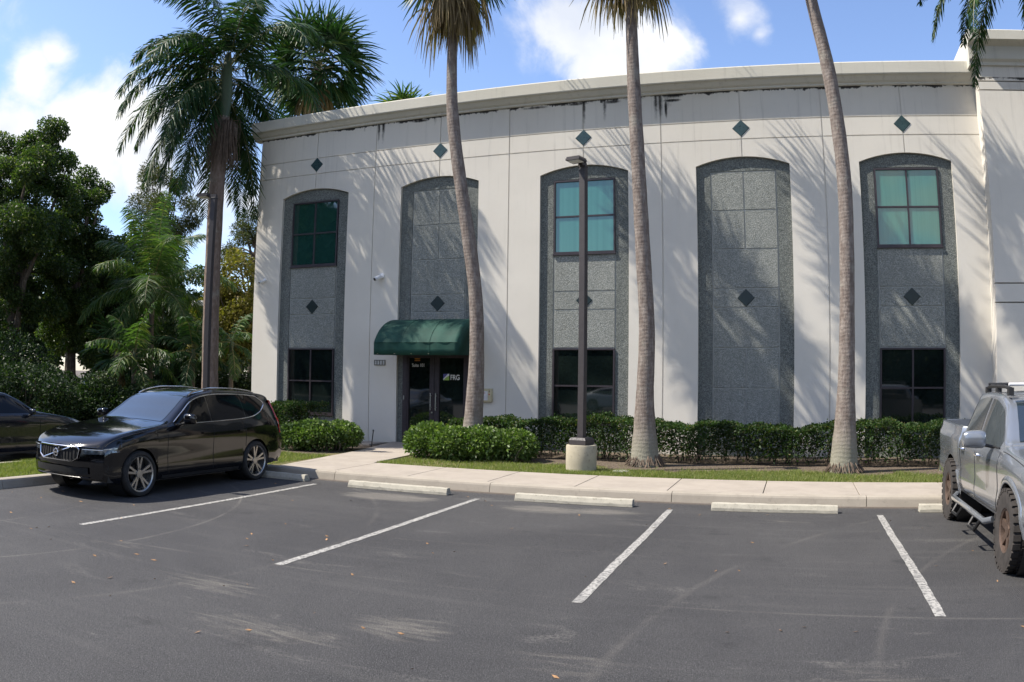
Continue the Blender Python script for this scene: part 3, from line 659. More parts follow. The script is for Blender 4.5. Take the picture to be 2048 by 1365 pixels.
def offset_text(name, s, size, mat, x, z, y, sxx, bold=0.0):
    cu = bpy.data.curves.new(name, 'FONT'); cu.body = s; cu.size = size; cu.extrude = .002; cu.offset = bold
    t = bpy.data.objects.new('tmp', cu); COL.objects.link(t); bpy.context.view_layer.update()
    me = bpy.data.meshes.new_from_object(t.evaluated_get(bpy.context.evaluated_depsgraph_get())); bpy.data.objects.remove(t)
    me.name = name; me.materials.clear(); me.materials.append(mat); o = bpy.data.objects.new(name, me); COL.objects.link(o)
    o.rotation_euler = (R(90), 0, 0); o.scale = (sxx, 1, 1); o.location = (x, y, z); return o
def attach(o, par): o.parent = par
attach(offset_text('suite_lettering', 'Suite 101', .125, M['white_text'], 3.225, 2.14, .068, .80), door)
attach(offset_text('company_lettering', 'FRG', .185, M['white_text'], 4.335, 1.815, .068, .80, .003), door)
# awning
b = MB(); A0, A1, AP, ZT2, ZM2, ZB2 = 2.80, 5.10, 1.22, 3.37, 2.72, 2.41
AM = R(68)
def aw(t): a = t * AM; return (-AP * math.sin(a) / math.sin(AM), ZM2 + (ZT2 - ZM2) * (math.cos(a) - math.cos(AM)) / (1 - math.cos(AM)))
profA = [aw(i / 16) for i in range(17)] + [(-AP, ZM2 - .01), (-AP - .002, (ZM2 + ZB2) / 2), (-AP, ZB2)]
nx = 24; Pg = [[(A0 + (A1 - A0) * i / nx, y + .012 * math.sin(i * 1.3) * math.sin(k * .4), z - .006 * abs(math.sin(i * math.pi / 6))) for (y, z) in profA] for i in range(nx + 1)]
b.grid(Pg)
for x in (A0, A1):
    b.add([(x, y, z) for (y, z) in profA] + [(x, -.02, ZB2 + .03), (x, -.02, ZT2)], [tuple(range(len(profA) + 2))])
aw_o = P_(b, 'awning', M['canvas'], smooth=True, angle=16)
md = aw_o.modifiers.new('cloth', 'SOLIDIFY'); md.thickness = .006
fr = MB()
for x in (A0 + .02, (A0 + A1) / 2, A1 - .02): fr.tube([(x, y + .02, z - .02) for (y, z) in profA[:17:2]] + [(x, -AP + .02, ZB2 + .03)], .012, 6)
fr.tube([(A0 + .02, -AP + .02, ZB2 + .03), (A1 - .02, -AP + .02, ZB2 + .03)], .012, 6); fr.tube([(A0 + .02, -AP + .02, ZB2 + .03), (A0 + .02, -.01, ZB2 + .03)], .012, 6); fr.tube([(A1 - .02, -AP + .02, ZB2 + .03), (A1 - .02, -.01, ZB2 + .03)], .012, 6)
attach(fr.build('awning_frame', M['steel']), aw_o)
for xs_ in (3.56, 4.34):
    q_ = MB(); q_.tube([(xs_, y - .002, z + .003) for (y, z) in profA], .005, 5); attach(q_.build('canvas_seam', M['canvas']), aw_o)
q_ = MB(); q_.tube([(A0, -AP - .004, ZM2), (A1, -AP - .004, ZM2)], .008, 6); attach(q_.build('valance_seam', M['canvas']), aw_o)

# things fixed to the wall
def security_cam(x, z, label, s=1.0, dome=False):
    t = tag(empty('security_camera', (x, 0, z)), label, 'camera', 'security cameras on the facade')
    b = MB(); b.lathe([(.055 * s, 0), (.055 * s, -.03), (.03 * s, -.04)], (0, 0, 0), 'y', 20); b.tube([(0, -.03, 0), (-.02, -.08, -.03)], .014 * s, 8); b.build('mount', M['white'], t, True)
    b = MB(); d = Vector((-.35, -.75, -.35)).normalized(); p0 = Vector((0, -.05, -.02)); b.tube([p0, p0 + d * .03, p0 + d * .16 * s, p0 + d * .17 * s], [.03 * s, .045 * s, .045 * s, .038 * s], 16); b.build('housing', M['white'], t, True)
    b = MB(); b.tube([p0 + d * .168 * s, p0 + d * .18 * s], .030 * s, 14); b.build('lens', M['dark'], t, True)
security_cam(-1.66, 4.60, 'small white bullet security camera near the left corner of the facade', 1.0)
security_cam(2.30, 4.56, 'larger white security camera on the wall left of the awning', 1.35)
t = tag(empty('address_plaque', (2.30, 0, 2.24)), 'small grey four digit address number plaque left of the door', 'sign')
b = MB(); b.box(-.17, .17, -.02, .004, -.07, .07); b.build('plate', M['plaque'], t)
b = MB()
for i in range(5): b.box(-.17 + i * .0805 - (0 if i else 0), -.17 + i * .0805 + .012, -.026, -.018, -.07, .07)
b.box(-.17, .17, -.0262, -.0182, .060, .0705); b.box(-.17, .17, -.0262, -.0182, -.0705, -.060); b.build('number_frame', M['pole'], t)
for i, ch in enumerate('3501'):
    o = text_mesh('digit', ch, .12, M['white'], t, (-.145 + i * .0805, -.021, -.043), .002, .7)
t = tag(empty('wall_box', (5.36, 0, 1.445)), 'shallow glazed cream notice box on the wall just right of the door', 'notice box')
b = MB(); b.box(-.18, .18, -.10, .003, -.165, .165); b.build('case', M['brass'], t, bevel=.006)
b = MB(); b.box(-.15, .085, -.106, -.098, -.13, .10); b.build('paper', M['paper'], t)
text_mesh('red_lettering', 'PUSH', .07, M['redink'], t, (-.135, -.109, .03), .001, .9)
b = MB(); b.lathe([(.018, 0), (.018, -.012)], (.125, -.1, .02), 'y', 14); b.build('red_button', M['redink'], t); b = MB(); b.box(.118, .132, -.108, -.099, .07, .12); b.build('slot', M['dark'], t)

# ================================================================== PALMS
UP = Vector((0, 0, 1))
class Blades:
    def __init__(s): s.V = []; s.F = []
    def strip(s, P, D, side, L, W, droop, seg=3, tipw=.12):
        """one narrow blade: curved strip of quads"""
        b = len(s.V); p = Vector(P); d = Vector(D); wp = [.35, 1.0, .8, tipw] if seg == 3 else [.5, 1.0, tipw]
        for i in range(seg + 1):
            w = side * (W * wp[i]); s.V.append(p - w); s.V.append(p + w)
            d = (d + Vector((0, 0, -droop / seg))).normalized(); p = p + d * (L / seg)
        for i in range(seg): a = b + 2 * i; s.F.append((a, a + 1, a + 3, a + 2))
    def build(s, name, mat, parent):
        return np_mesh(name, np.array([tuple(v) for v in s.V]), np.array(s.F), mat, parent)
def perp(d, rr):
    a = d.cross(UP)
    if a.length < .05: a = Vector((1, 0, 0))
    return a.normalized()
def fan_leaf(B, tubes, p0, d, pet, Rf, rr, nseg=26, spread=115, droop=.7, w=.028):
    pts = [p0]; dd = d.copy(); p = p0.copy()
    for i in range(4): dd = (dd + Vector((0, 0, -.07))).normalized(); p = p + dd * pet / 4; pts.append(p.copy())
    tubes.tube(pts, [.018, .015, .012, .01, .009], 5, False)
    s = perp(dd, rr); tw = rr.uniform(-.5, .5); nrm = s.cross(dd).normalized(); s = (s * math.cos(tw) + nrm * math.sin(tw)).normalized(); nrm = s.cross(dd).normalized()
    for k in range(nseg):
        th = R(-spread + 2 * spread * k / (nseg - 1)) + rr.uniform(-.04, .04)
        e = (dd * math.cos(th) + s * math.sin(th) + nrm * (.16 * abs(math.sin(th)))).normalized(); side = nrm.cross(e).normalized()
        sd = (side * .75 + nrm * .5 * (1 if k % 2 else -1)).normalized()
        B.strip(p, e, sd, Rf * (.72 + .28 * math.cos(th)) * rr.uniform(.88, 1.08), w, droop * rr.uniform(.6, 1.4))
def pinnate(B, tubes, p0, d, L, rr, n=42, leaf=.62, bend=1.1, w=.02, drp=1.0, rad=.022, vee=.25):
    p = p0.copy(); dd = d.copy(); N = 14; pts = [p.copy()]; dirs = [dd.copy()]
    for i in range(N):
        dd = (dd + Vector((0, 0, -bend / N)) * (.35 + 1.3 * i / N)).normalized(); p = p + dd * L / N; pts.append(p.copy()); dirs.append(dd.copy())
    tubes.tube(pts, [rad * (1 - .85 * i / N) for i in range(N + 1)], 5, False)
    for k in range(n):
        t = .14 + .86 * k / n; f = t * N; i = min(int(f), N - 1); q = pts[i].lerp(pts[i + 1], f - i); e = dirs[i].lerp(dirs[i + 1], f - i).normalized()
        s = perp(e, rr); u = s.cross(e)
        l = leaf * (math.sin(math.pi * min(.97, .18 + .78 * t)) ** .6)
        for sg in (-1, 1):
            for pl in (0, 1):
                v = (s * sg * rr.uniform(.7, 1) + e * rr.uniform(.35, .75) + u * (vee * (1.4 if pl else -.6) + rr.uniform(-.15, .15))).normalized()
                B.strip(q, v, (e * .8 + u * rr.uniform(-.6, .6)).normalized(), l * rr.uniform(.8, 1.1), w, drp * rr.uniform(.7, 1.3), 2)
                if n < 34 and pl == 0 and rr.random() < .4: break
def trunk_mesh(name, pts, rads, mat, parent, n=18):
    P = [Vector(p) for p in pts]; b = MB(); V = []; Rr = []
    for i in range(len(P) - 1):
        k = 5
        for j in range(k):
            t = j / k; p0 = P[max(i - 1, 0)]; p1 = P[i]; p2 = P[i + 1]; p3 = P[min(i + 2, len(P) - 1)]
            V.append(.5 * ((2 * p1) + (p2 - p0) * t + (2 * p0 - 5 * p1 + 4 * p2 - p3) * t * t + (3 * p1 - p0 - 3 * p2 + p3) * t ** 3)); Rr.append(rads[i] + (rads[i + 1] - rads[i]) * t)
    V.append(P[-1]); Rr.append(rads[-1]); rr = random.Random(5); Rr = [r * (1 + rr.uniform(-.025, .025)) for r in Rr]
    b.tube(V, Rr, n); return b.build(name, mat, parent, True, angle=80)
def rebase(t):
    bpy.context.view_layer.update()
def fan_palm(label, base, path, rads, crown_r, seed, green=34, dead=26, group='fan palms in front of the facade', roots=True, petl=1.0, skirt=1.0, mat='frond', wseg=.028):
    t = tag(empty('fan_palm', base), label, 'palm tree', group); rr = random.Random(seed); bs = Vector(base)
    rel = [Vector(p) - bs for p in path]; trunk_mesh('trunk', rel, rads, M['fan_trunk'], t)
    top = rel[-1]; B = Blades(); D = Blades(); tb = MB(); td = MB()
    for i in range(green):
        el = R(82 - 118 * (i / green) ** .9); az = i * 2.39996 + rr.uniform(-.2, .2); d = Vector((math.cos(az) * math.cos(el), math.sin(az) * math.cos(el), math.sin(el)))
        fan_leaf(B, tb, top + Vector((0, 0, .15 - .3 * i / green)), d, crown_r * .5 * petl * rr.uniform(.85, 1.1), crown_r * .52 * rr.uniform(.9, 1.1), rr, w=wseg)
    for i in range(dead):
        el = R(-38 - 50 * rr.random() ** .7); az = i * 2.39996 + rr.uniform(-.7, .7); d = Vector((math.cos(az) * math.cos(el), math.sin(az) * math.cos(el), math.sin(el)))
        fan_leaf(D, td, top + Vector((math.cos(az) * .1, math.sin(az) * .1, -.05 - .25 * rr.random())), d, crown_r * .30 * rr.uniform(.3, 1.25) * skirt, crown_r * .42 * rr.choice([.5, .8, 1.0, 1.35]) * skirt, rr, rr.choice([9, 14, 18]), rr.choice([35, 60, 75]), 1.9, wseg * .8)
    B.build('crown', M[mat], t)
    if dead: D.build('dead_fronds', M['frond_dead'], t); 
    off = len(tb.v); tb.v += td.v; tb.f += [tuple(q + off for q in f) for f in td.f]; tb.mi += td.mi; tb.build('petioles', M['petiole'], t)
    if roots:
        q = MB(); r0 = rads[0]
        for i in range(150):
            a = rr.uniform(0, 6.283); h = rr.uniform(.0, .22); q.tube([(math.cos(a) * r0 * .85, math.sin(a) * r0 * .85, h + .03), (math.cos(a) * r0 * (1.15 + rr.random() * .25), math.sin(a) * r0 * (1.15 + rr.random() * .25), h * .4 - .02)], [.013, .005], 4, False)
        q.build('roots', M['roots'], t)
    return t
fan_palm('leftmost of three fan palms in front of the facade, trunk beside the green awning', (6.17, -2.7, .12), [(6.14, -2.7, .12), (6.15, -2.7, .85), (6.21, -2.7, 2.2), (6.17, -2.7, 3.57), (5.98, -2.7, 4.9), (5.80, -2.7, 5.9), (5.53, -2.7, 7.6), (5.44, -2.7, 9.0), (5.42, -2.7, 12.0)],
         [.30, .215, .165, .150, .15, .145, .14, .12, .11], 1.8, 41, 34, 52, skirt=1.75)
fan_palm('middle fan palm with a flared root base, just right of the near lamp post', (9.95, -2.77, .12), [(9.95, -2.77, .12), (9.93, -2.77, .7), (9.92, -2.77, 1.5), (9.95, -2.77, 2.9), (9.87, -2.77, 4.5), (9.80, -2.77, 6.1), (9.74, -2.77, 7.8), (9.72, -2.77, 9.2), (9.73, -2.77, 11.9)],
         [.31, .25, .185, .165, .155, .15, .145, .13, .115], 1.75, 42, 34, 52, skirt=1.55)
fan_palm('rightmost and most leaning fan palm, rising between the fourth and fifth arched panels', (13.94, -3.2, .12), [(13.93, -3.2, .12), (13.93, -3.2, .8), (13.94, -3.2, 1.6), (13.96, -3.2, 2.9), (13.99, -3.2, 4.4), (14.0, -3.2, 5.9), (13.87, -3.2, 7.9), (13.66, -3.2, 9.55), (13.5, -3.2, 11.2), (13.4, -3.2, 12.4)],
         [.29, .23, .175, .15, .145, .145, .14, .125, .12, .11], 1.9, 43, 36, 40)
# fan palms beyond the building
fan_palm('tall fan palm with a dense drooping crown rising behind the left end of the roof', (-8.4, 11.4, .1), [(-8.6, 11.2, .1), (-8.6, 11.2, 6), (-8.6, 11.2, 12), (-8.0, 11.2, 16.3)], [.25, .18, .17, .16], 3.5, 44, 66, 30, 'fan palms behind the building', False, wseg=.05)
fan_palm('shorter fan palm whose crown shows just above the left end of the cornice', (-10.1, 13.9, .1), [(-10.1, 13.9, .1), (-10.1, 13.9, 8), (-10.1, 13.9, 14.3)], [.25, .18, .16], 2.4, 45, 30, 8, 'fan palms behind the building', False, wseg=.05)
fan_palm('far fan palm whose green crown just clears the middle left of the cornice', (-5.8, 16.3, .1), [(-5.8, 16.3, .1), (-5.8, 16.3, 8), (-5.8, 16.3, 14.7)], [.25, .18, .16], 2.2, 46, 26, 0, 'fan palms behind the building', False, mat='frond_bright', wseg=.05)

def royal_palm(label, base, top, rb, rt, nf, L, seed, leaf=.7, shaft=1.6, els=(80, -60), az0=0, mats=('frond', 'royal_trunk'), n=46, bend=1.1, name='royal_palm', group=None, w=.022, az=None, avoid=False):
    t = tag(empty(name, base), label, 'palm tree', group); rr = random.Random(seed); H = Vector(top) - Vector(base)
    k = 6; trunk_mesh('trunk', [H * (i / k) for i in range(k)] + [H], [rb * 1.25] + [rb + (rt - rb) * i / k for i in range(1, k + 1)], M[mats[1]], t)
    if shaft: 
        c = MB(); c.tube([H - UP * .05, H + UP * shaft * .3, H + UP * shaft * .8, H + UP * shaft], [rt * 1.02, rt * 1.12, rt * .7, rt * .35], 14); c.build('crownshaft', M['crownshaft'], t, True)
    B = Blades(); tb = MB(); c0 = H + UP * shaft * .85
    for i in range(nf):
        f = i / max(nf - 1, 1); el = R(els[0] + (els[1] - els[0]) * f); a = az0 + i * 2.39996 + rr.uniform(-.25, .25)
        if az: a = az[i % len(az)] + rr.uniform(-.15, .15)
        if avoid and f > .38:
            k_ = (a - R(-5) + math.pi) % (2 * math.pi) - math.pi
            if abs(k_) < R(68): a += math.copysign(R(75), k_)
        d = Vector((math.cos(a) * math.cos(el), math.sin(a) * math.cos(el), math.sin(el)))
        pinnate(B, tb, c0 - UP * shaft * .45 * f, d, L * rr.uniform(.85, 1.1), rr, n, leaf, bend, w)
    B.build('crown', M[mats[0]], t); tb.build('frond_stems', M['petiole'], t)
    return t
RB = (-2.15, -1.75, .12); RT = (-2.22, -1.80, 9.15)
rp = royal_palm('big royal palm with a thick straight trunk at the left corner of the building', RB, RT, .235, .215, 34, 3.8, 51, .85, 2.0, (80, -50), 3.6, bend=2.4, avoid=True, n=56, w=.026, group='feathery palms left of the building')
q = MB(); rr = random.Random(9)                                                      # hanging fruit stalks under the crown
for i in range(700):
    a = rr.uniform(0, 6.28); r = rr.uniform(.1, .5); z = rr.uniform(7.3, 8.5); x, y = math.cos(a), math.sin(a)
    q.tube([(x * .18, y * .18, 8.9), (x * r, y * r, z + .45), (x * r * 1.1, y * r * 1.1, z)], [.010, .007, .004], 3, False)
q.build('fruit_stalks', M['roots'], rp)
royal_palm('palm at the upper right, feathery frond tips hanging in front of the tower', (18.05, -4.2, .12), (18.15, -4.2, 9.8), .2, .16, 26, 3.2, 52, .45, 1.3, (75, -30), 1.2, bend=2.3, n=56, w=.024, group='feathery palms left of the building')['group'] = 'palm at the right edge'

# ================================================================== BROADLEAF TREES AND UNDERGROWTH ON THE LEFT
def at(u, v, dist):
    d = dir_px(u, v); k = dist / math.hypot(d.x, d.y); return CAM + d * k
def tree(name, label, base, H, blobs, n, L, mat, seed, group='trees left of the building', tr=.22, trunk_top=None, limbs=8, shell=.6, wide=.36):
    t = tag(empty(name, base), label, 'tree', group); rr = random.Random(seed); b = MB()
    tt = trunk_top or H * .62
    b.tube([(0, 0, -.05), (rr.uniform(-.2, .2), rr.uniform(-.2, .2), tt * .5), (rr.uniform(-.4, .4), rr.uniform(-.4, .4), tt)], [tr, tr * .75, tr * .4], 10)
    for i in range(limbs):
        q = blobs[i % len(blobs)]; z0 = tt * rr.uniform(.35, .85); e = Vector((q[0] + rr.uniform(-.6, .6) * q[3], q[1] + rr.uniform(-.6, .6) * q[4], q[2] + rr.uniform(-.3, .6) * q[5]))
        m_ = Vector((0, 0, z0)).lerp(e, .5) + Vector((rr.uniform(-.3, .3), rr.uniform(-.3, .3), .3)); b.tube([(0, 0, z0), m_, e], [tr * .45, tr * .25, tr * .06], 6)
    b.build('trunk', M['bark'], t, True); foliage_ellipsoids('crown', blobs, n, L, M[mat], t, seed, shell, wide, .1); return t
def rblobs(c, r, k, br, seed, squash=.75):
    rr = random.Random(seed); out = []
    for i in range(k):
        d = Vector((rr.gauss(0, 1), rr.gauss(0, 1), rr.gauss(0, 1))).normalized() * rr.uniform(.35, 1); s = br * rr.uniform(.6, 1.25)
        out.append((c[0] + d.x * r[0], c[1] + d.y * r[1], c[2] + d.z * r[2], s, s, s * squash))
    return out
def gp(u, dist): p = at(u, 745, dist); return (p.x, p.y, .1)
tree('broadleaf_tree', 'tall dense dark broadleaf tree at the left edge of the view', gp(25, 33), 11.6, rblobs((0, 0, 7.4), (3.0, 3.0, 5.0), 120, .56, 61), 110000, .10, 'leaf_tree', 61, tr=.35, limbs=16)
tree('broadleaf_tree', 'tall dark broadleaf tree standing second from the left edge', gp(140, 36), 9.5, rblobs((0, 0, 6.0), (2.0, 2.2, 4.9), 90, .52, 162), 75000, .105, 'leaf_tree', 62, tr=.3, limbs=12)
tree('broadleaf_tree', 'low dark leafy tree filling the gap behind the young feathery palm', gp(205, 40), 8.5, rblobs((0, 0, 4.9), (2.9, 2.2, 4.3), 56, .70, 63), 38000, .15, 'leaf_dark', 63)
tree('broadleaf_tree', 'shaded leafy tree behind the left lamp post, reaching the light fixture', gp(345, 42), 8.2, rblobs((0, 0, 4.7), (2.8, 2.2, 3.6), 40, .75, 64), 30000, .14, 'leaf_tree', 64)
tree('shrub_tree', 'loose golden green shrubby tree between the royal palm trunk and the building', gp(478, 33), 7.0, rblobs((0, 0, 3.9), (1.3, 1.4, 3.1), 34, .58, 65), 22000, .12, 'leaf_gold', 65, tr=.1, limbs=14)
tree('shrub_tree', 'golden green shrubby tree left of the royal palm trunk', gp(415, 36), 6.0, rblobs((0, 0, 3.6), (1.2, 1.4, 2.2), 22, .6, 66), 14000, .12, 'leaf_gold', 66, tr=.1, limbs=14)
tree('pine_tree', 'open pine with dangling needle clumps beside the left corner of the building', gp(500, 46), 12.5, rblobs((0, 0, 9.0), (2.1, 2.1, 3.0), 22, .5, 67, .9), 12000, .22, 'leaf_pine', 67, tr=.16, trunk_top=12.0, limbs=20, shell=.4, wide=.09)
tree('pine_tree', 'distant pine showing above the young feathery palm', gp(312, 58), 17, rblobs((0, 0, 13.3), (2.6, 2.6, 3.6), 26, .75, 68, .9), 16000, .28, 'leaf_pine', 68, tr=.2, trunk_top=16, limbs=20, shell=.4, wide=.10)
tree('broadleaf_tree', 'far leafy tree closing the view behind the lamp post', gp(250, 62), 9, rblobs((0, 0, 5.5), (5, 3, 3.2), 26, 1.6, 69), 22000, .26, 'leaf_mid', 69)
tree('broadleaf_tree', 'far leafy tree low behind the golden shrubs', gp(450, 66), 9, rblobs((0, 0, 4.8), (5.5, 3, 3.3), 26, 1.6, 70), 20000, .26, 'leaf_mid', 70)
tree('broadleaf_tree', 'far dark tree at the extreme left behind the tall one', gp(0, 55), 11, rblobs((0, 0, 5.8), (6.5, 3, 4.5), 30, 1.8, 71), 24000, .3, 'leaf_dark', 71)
royal_palm('young feathery palm with bright arching fronds in front of the dark trees', gp(300, 30), tuple(Vector(gp(300, 30)) + Vector((0, 0, 4.3))), .12, .09, 18, 3.3, 72, .85, .8, (86, -25), .2, ('frond_bright', 'bark'), 60, 1.6, 'young_palm', 'feathery palms left of the building', .018)
royal_palm('low young palm right of the taller young palm, at the left lamp post', gp(268, 27), tuple(Vector(gp(268, 27)) + Vector((0, 0, 2.0))), .1, .08, 11, 1.9, 73, .5, .4, (80, -20), .9, ('frond_bright', 'bark'), 30, 1.5, 'young_palm', 'feathery palms left of the building', .028)
royal_palm('low dark palm in the undergrowth behind the black car roof', gp(385, 28), tuple(Vector(gp(385, 28)) + Vector((0, 0, 2.2))), .1, .08, 12, 2.0, 74, .5, .4, (80, -30), .3, ('frond', 'bark'), 30, 1.5, 'young_palm', 'feathery palms left of the building', .03)
royal_palm('small bright palm right of the royal palm trunk', gp(462, 27.5), tuple(Vector(gp(462, 27.5)) + Vector((0, 0, 2.6))), .09, .07, 8, 1.4, 75, .42, .3, (70, -40), 1.3, ('frond_bright', 'bark'), 26, 1.6, 'young_palm', 'feathery palms left of the building', .028)
fan_palm('low fan palm with browned fronds left of the lamp post', gp(235, 29), [gp(235, 29), tuple(Vector(gp(235, 29)) + Vector((0, 0, 2.4)))], [.15, .12], 1.6, 76, 14, 12, 'low palms in the undergrowth', False, wseg=.035)
def shrub(label, u, dist, r, h, n, mat, seed):
    t = tag(empty('shrub', gp(u, dist)), label, 'shrub', 'shrubs under the trees'); foliage_ellipsoids('foliage', rblobs((0, 0, h * .5), (r, r * .6, h * .42), 14, h * .33, seed), int(n * 1.5), .10, M[mat], t, seed, .7)
    b = MB(); rr = random.Random(seed)
    for i in range(9): b.tube([(rr.uniform(-.3, .3) * r, rr.uniform(-.2, .2), 0), (rr.uniform(-.8, .8) * r, rr.uniform(-.4, .4), h * .7)], [.02, .008], 5)
    b.build('stems', M['bark'], t)
shrub('dark shrub directly behind the roof of the shaded sedan', 45, 27, 2.0, 2.0, 9000, 'leaf_dark', 91)
shrub('dark shrub between the shaded sedan and the black car hood', 130, 27.5, 1.7, 1.9, 9000, 'leaf_dark', 92)
shrub('low dark shrub just left of the brown fan palm trunk', 195, 27, 1.2, 1.7, 6000, 'leaf_dark', 93)
shrub('low dark shrub just behind the windshield top of the black car', 300, 26.5, 1.6, 1.6, 8000, 'leaf_dark', 94)
shrub('dark shrub at the far left behind the shaded sedan', 20, 31, 2.2, 2.6, 9000, 'leaf_dark', 81)
shrub('dark shrub in the second gap from the left, under the dark trees', 120, 36, 1.5, 1.6, 5000, 'leaf_dark', 82)
shrub('dark shrub behind the hood of the black car', 215, 33, 1.6, 1.5, 6000, 'leaf_dark', 83)
shrub('leafy shrub behind the windshield of the black car', 300, 32, 1.6, 1.9, 7000, 'leaf_mid', 84)
shrub('dark shrub at the foot of the left lamp post', 375, 31, 1.5, 2.4, 7000, 'leaf_dark', 85)
shrub('dark shrub at the foot of the royal palm, touching the building', 470, 30, 1.2, 2.0, 6000, 'leaf_dark', 86)
# trees across the lot, behind the camera: mirrored in the windows
for i, (x, y, k, l) in enumerate([(-33, -36, 2.5, 'very tall tree across the lot mirrored in the upper left window'), (-24, -42, 2.3, 'tall tree across the lot mirrored beside the left window mullion'), (-13, -41, 1.1, 'tree across the lot mirrored in the lower left window'), (-5, -42, .95, 'leafy tree across the lot mirrored in the door glass'),
                                  (2, -42, .9, 'tree across the lot mirrored in the middle lower window'), (9, -43, .9, 'tree across the lot straight behind the parked cars'), (16, -42, .85, 'tree across the lot mirrored right of centre'), (23, -41, .9, 'tree across the lot mirrored in the rightmost lower window'), (30, -40, .95, 'tree across the lot at the far right'), (37, -36, 1.0, 'tree across the lot beyond the pickup')]):
    tree('broadleaf_tree', l, (x, y, 0), 9 * k, rblobs((0, 0, 4.3 * k), (3.9 * k, 2.6 * k, 3.4 * k), 22, 1.7 * k, 90 + i), 8000, .45 * k, 'leaf_dark', 90 + i, 'trees across the lot')
b = MB(); b.box(-60, 60, -46, -45.5, -.1, 3.4); structure(b.build('horizon_blocker', M['far_ground']))  # added unseen backdrop, keeps the bright horizon out of window and car reflections

# ================================================================== LAMP POSTS, STOPS, SMALL THINGS
def lamp_post(label, loc, H, rz, big=True):
    t = tag(empty('lamp_post', loc, rz), label, 'lamp post', 'square lamp posts in the parking lot')
    if big:
        b = MB(); b.lathe([(.285, -.1), (.295, .3), (.295, .60), (.285, .625), (.0, .63)], (0, 0, 0), 'z', 40, False); b.build('concrete_base', M['pole_base'], t, True)
        b = MB(); b.add([(-.18, -.18, .632), (.18, -.18, .632), (.18, .18, .632), (-.18, .18, .632), (-.18, -.18, .72), (.18, -.18, .72), (.18, .18, .72), (-.18, .18, .72), (-.15, -.15, .765), (.15, -.15, .765), (.15, .15, .765), (-.15, .15, .765)],
                        [(0, 3, 2, 1), (0, 1, 5, 4), (1, 2, 6, 5), (2, 3, 7, 6), (3, 0, 4, 7), (4, 5, 9, 8), (5, 6, 10, 9), (6, 7, 11, 10), (7, 4, 8, 11), (8, 9, 10, 11)]); b.build('base_cover', M['pole'], t)
    b = MB(); b.box(-.064, .064, -.064, .064, .76 if big else 0, H - .08); b.box(-.07, .07, -.07, .07, H - .08, H - .055); b.build('pole', M['pole'], t, bevel=.008)
    b = MB(); b.box(-.13, .06, -.045, .045, H - .055, H + .02); b.box(-.44, -.13, -.15, .15, H - .025, H + .015)
    for i in range(9): b.box(-.42 + i * .034, -.408 + i * .034, -.14, .14, H + .014, H + .05)
    b.build('lamp_head', M['pole'], t)
    b = MB(); b.box(-.41, -.19, -.12, .12, H - .034, H - .024); b.build('diffuser', M['white'], t)
    return t
lamp_post('near square bronze lamp post on a round concrete base in the grass strip', (8.95, -4.05, .0), 6.07, R(76))
p = at(413, 745, 19.5); lamp_post('far left bronze lamp post between the black car and the royal palm', (p.x, p.y, .0), 6.08, R(12))
p = at(404, 745, 32); t = lamp_post('distant lamp post with a white box head in the trees', (p.x, p.y, 0), 4.45, R(10), False)
q = MB(); q.box(-.50, .06, -.16, .16, 4.42, 4.62); q.build('lamp_box', M['white'], t, bevel=.03)
def stop(i, x, y, label):
    t = MB(); n = 24; rr = random.Random(i); P = []
    prof = [(-.085, .004), (-.082, .045), (-.05, .112), (.05, .112), (.082, .045), (.085, .004)]
    for k in range(n + 1):
        xx = -.915 + 1.83 * k / n; P.append([(xx, q[0] + rr.uniform(-.002, .002), q[1] + (rr.uniform(-.005, .003) if q[1] > .01 else 0)) for q in prof])
    t.grid(P, True); m = len(prof); t.f += [tuple(range(m)), tuple(range(n * m + m - 1, n * m - 1, -1))]; t.mi += [0, 0]
    t.f.append((0, n * m, n * m + m - 1, m - 1)); t.mi.append(0)
    o = t.build('wheel_stop', M['stop'], None, bevel=.010); o.location = (x, y, 0); tag(o, label, 'wheel stop', 'concrete wheel stops'); return o
stop(1, 6.74, -7.27, 'pale concrete wheel stop in the first empty space right of the black car'); stop(2, 9.72, -7.30, 'pale concrete wheel stop in front of the near lamp post')
stop(3, 12.71, -7.30, 'pale concrete wheel stop between the lamp post and the silver pickup'); stop(4, 15.75, -7.13, 'pale concrete wheel stop half hidden behind the silver pickup rear tyre')
stop(5, 3.92, -7.12, 'shaded concrete wheel stop behind the rear wheel of the black car')
o = MB().lathe([(.16, -.02), (.16, .03), (.14, .035), (0, .035)], (0, 0, 0), 'z', 24, False).build('valve_cover', M['plaque'], None, True); o.location = (9.72, -4.0, .12); tag(o, 'small round grey valve cover flush in the grass right of the lamp base', 'utility cover')
b = MB(); b.tube([(0, 0, 0), (.05, .0, .38)], .013, 8); b.tube([(.05, 0, .38), (.052, 0, .42)], .02, 8); o = b.build('path_stake', M['black']); o.location = (2.98, -1.6, .14); tag(o, 'thin black stake leaning beside the entrance path', 'stake')

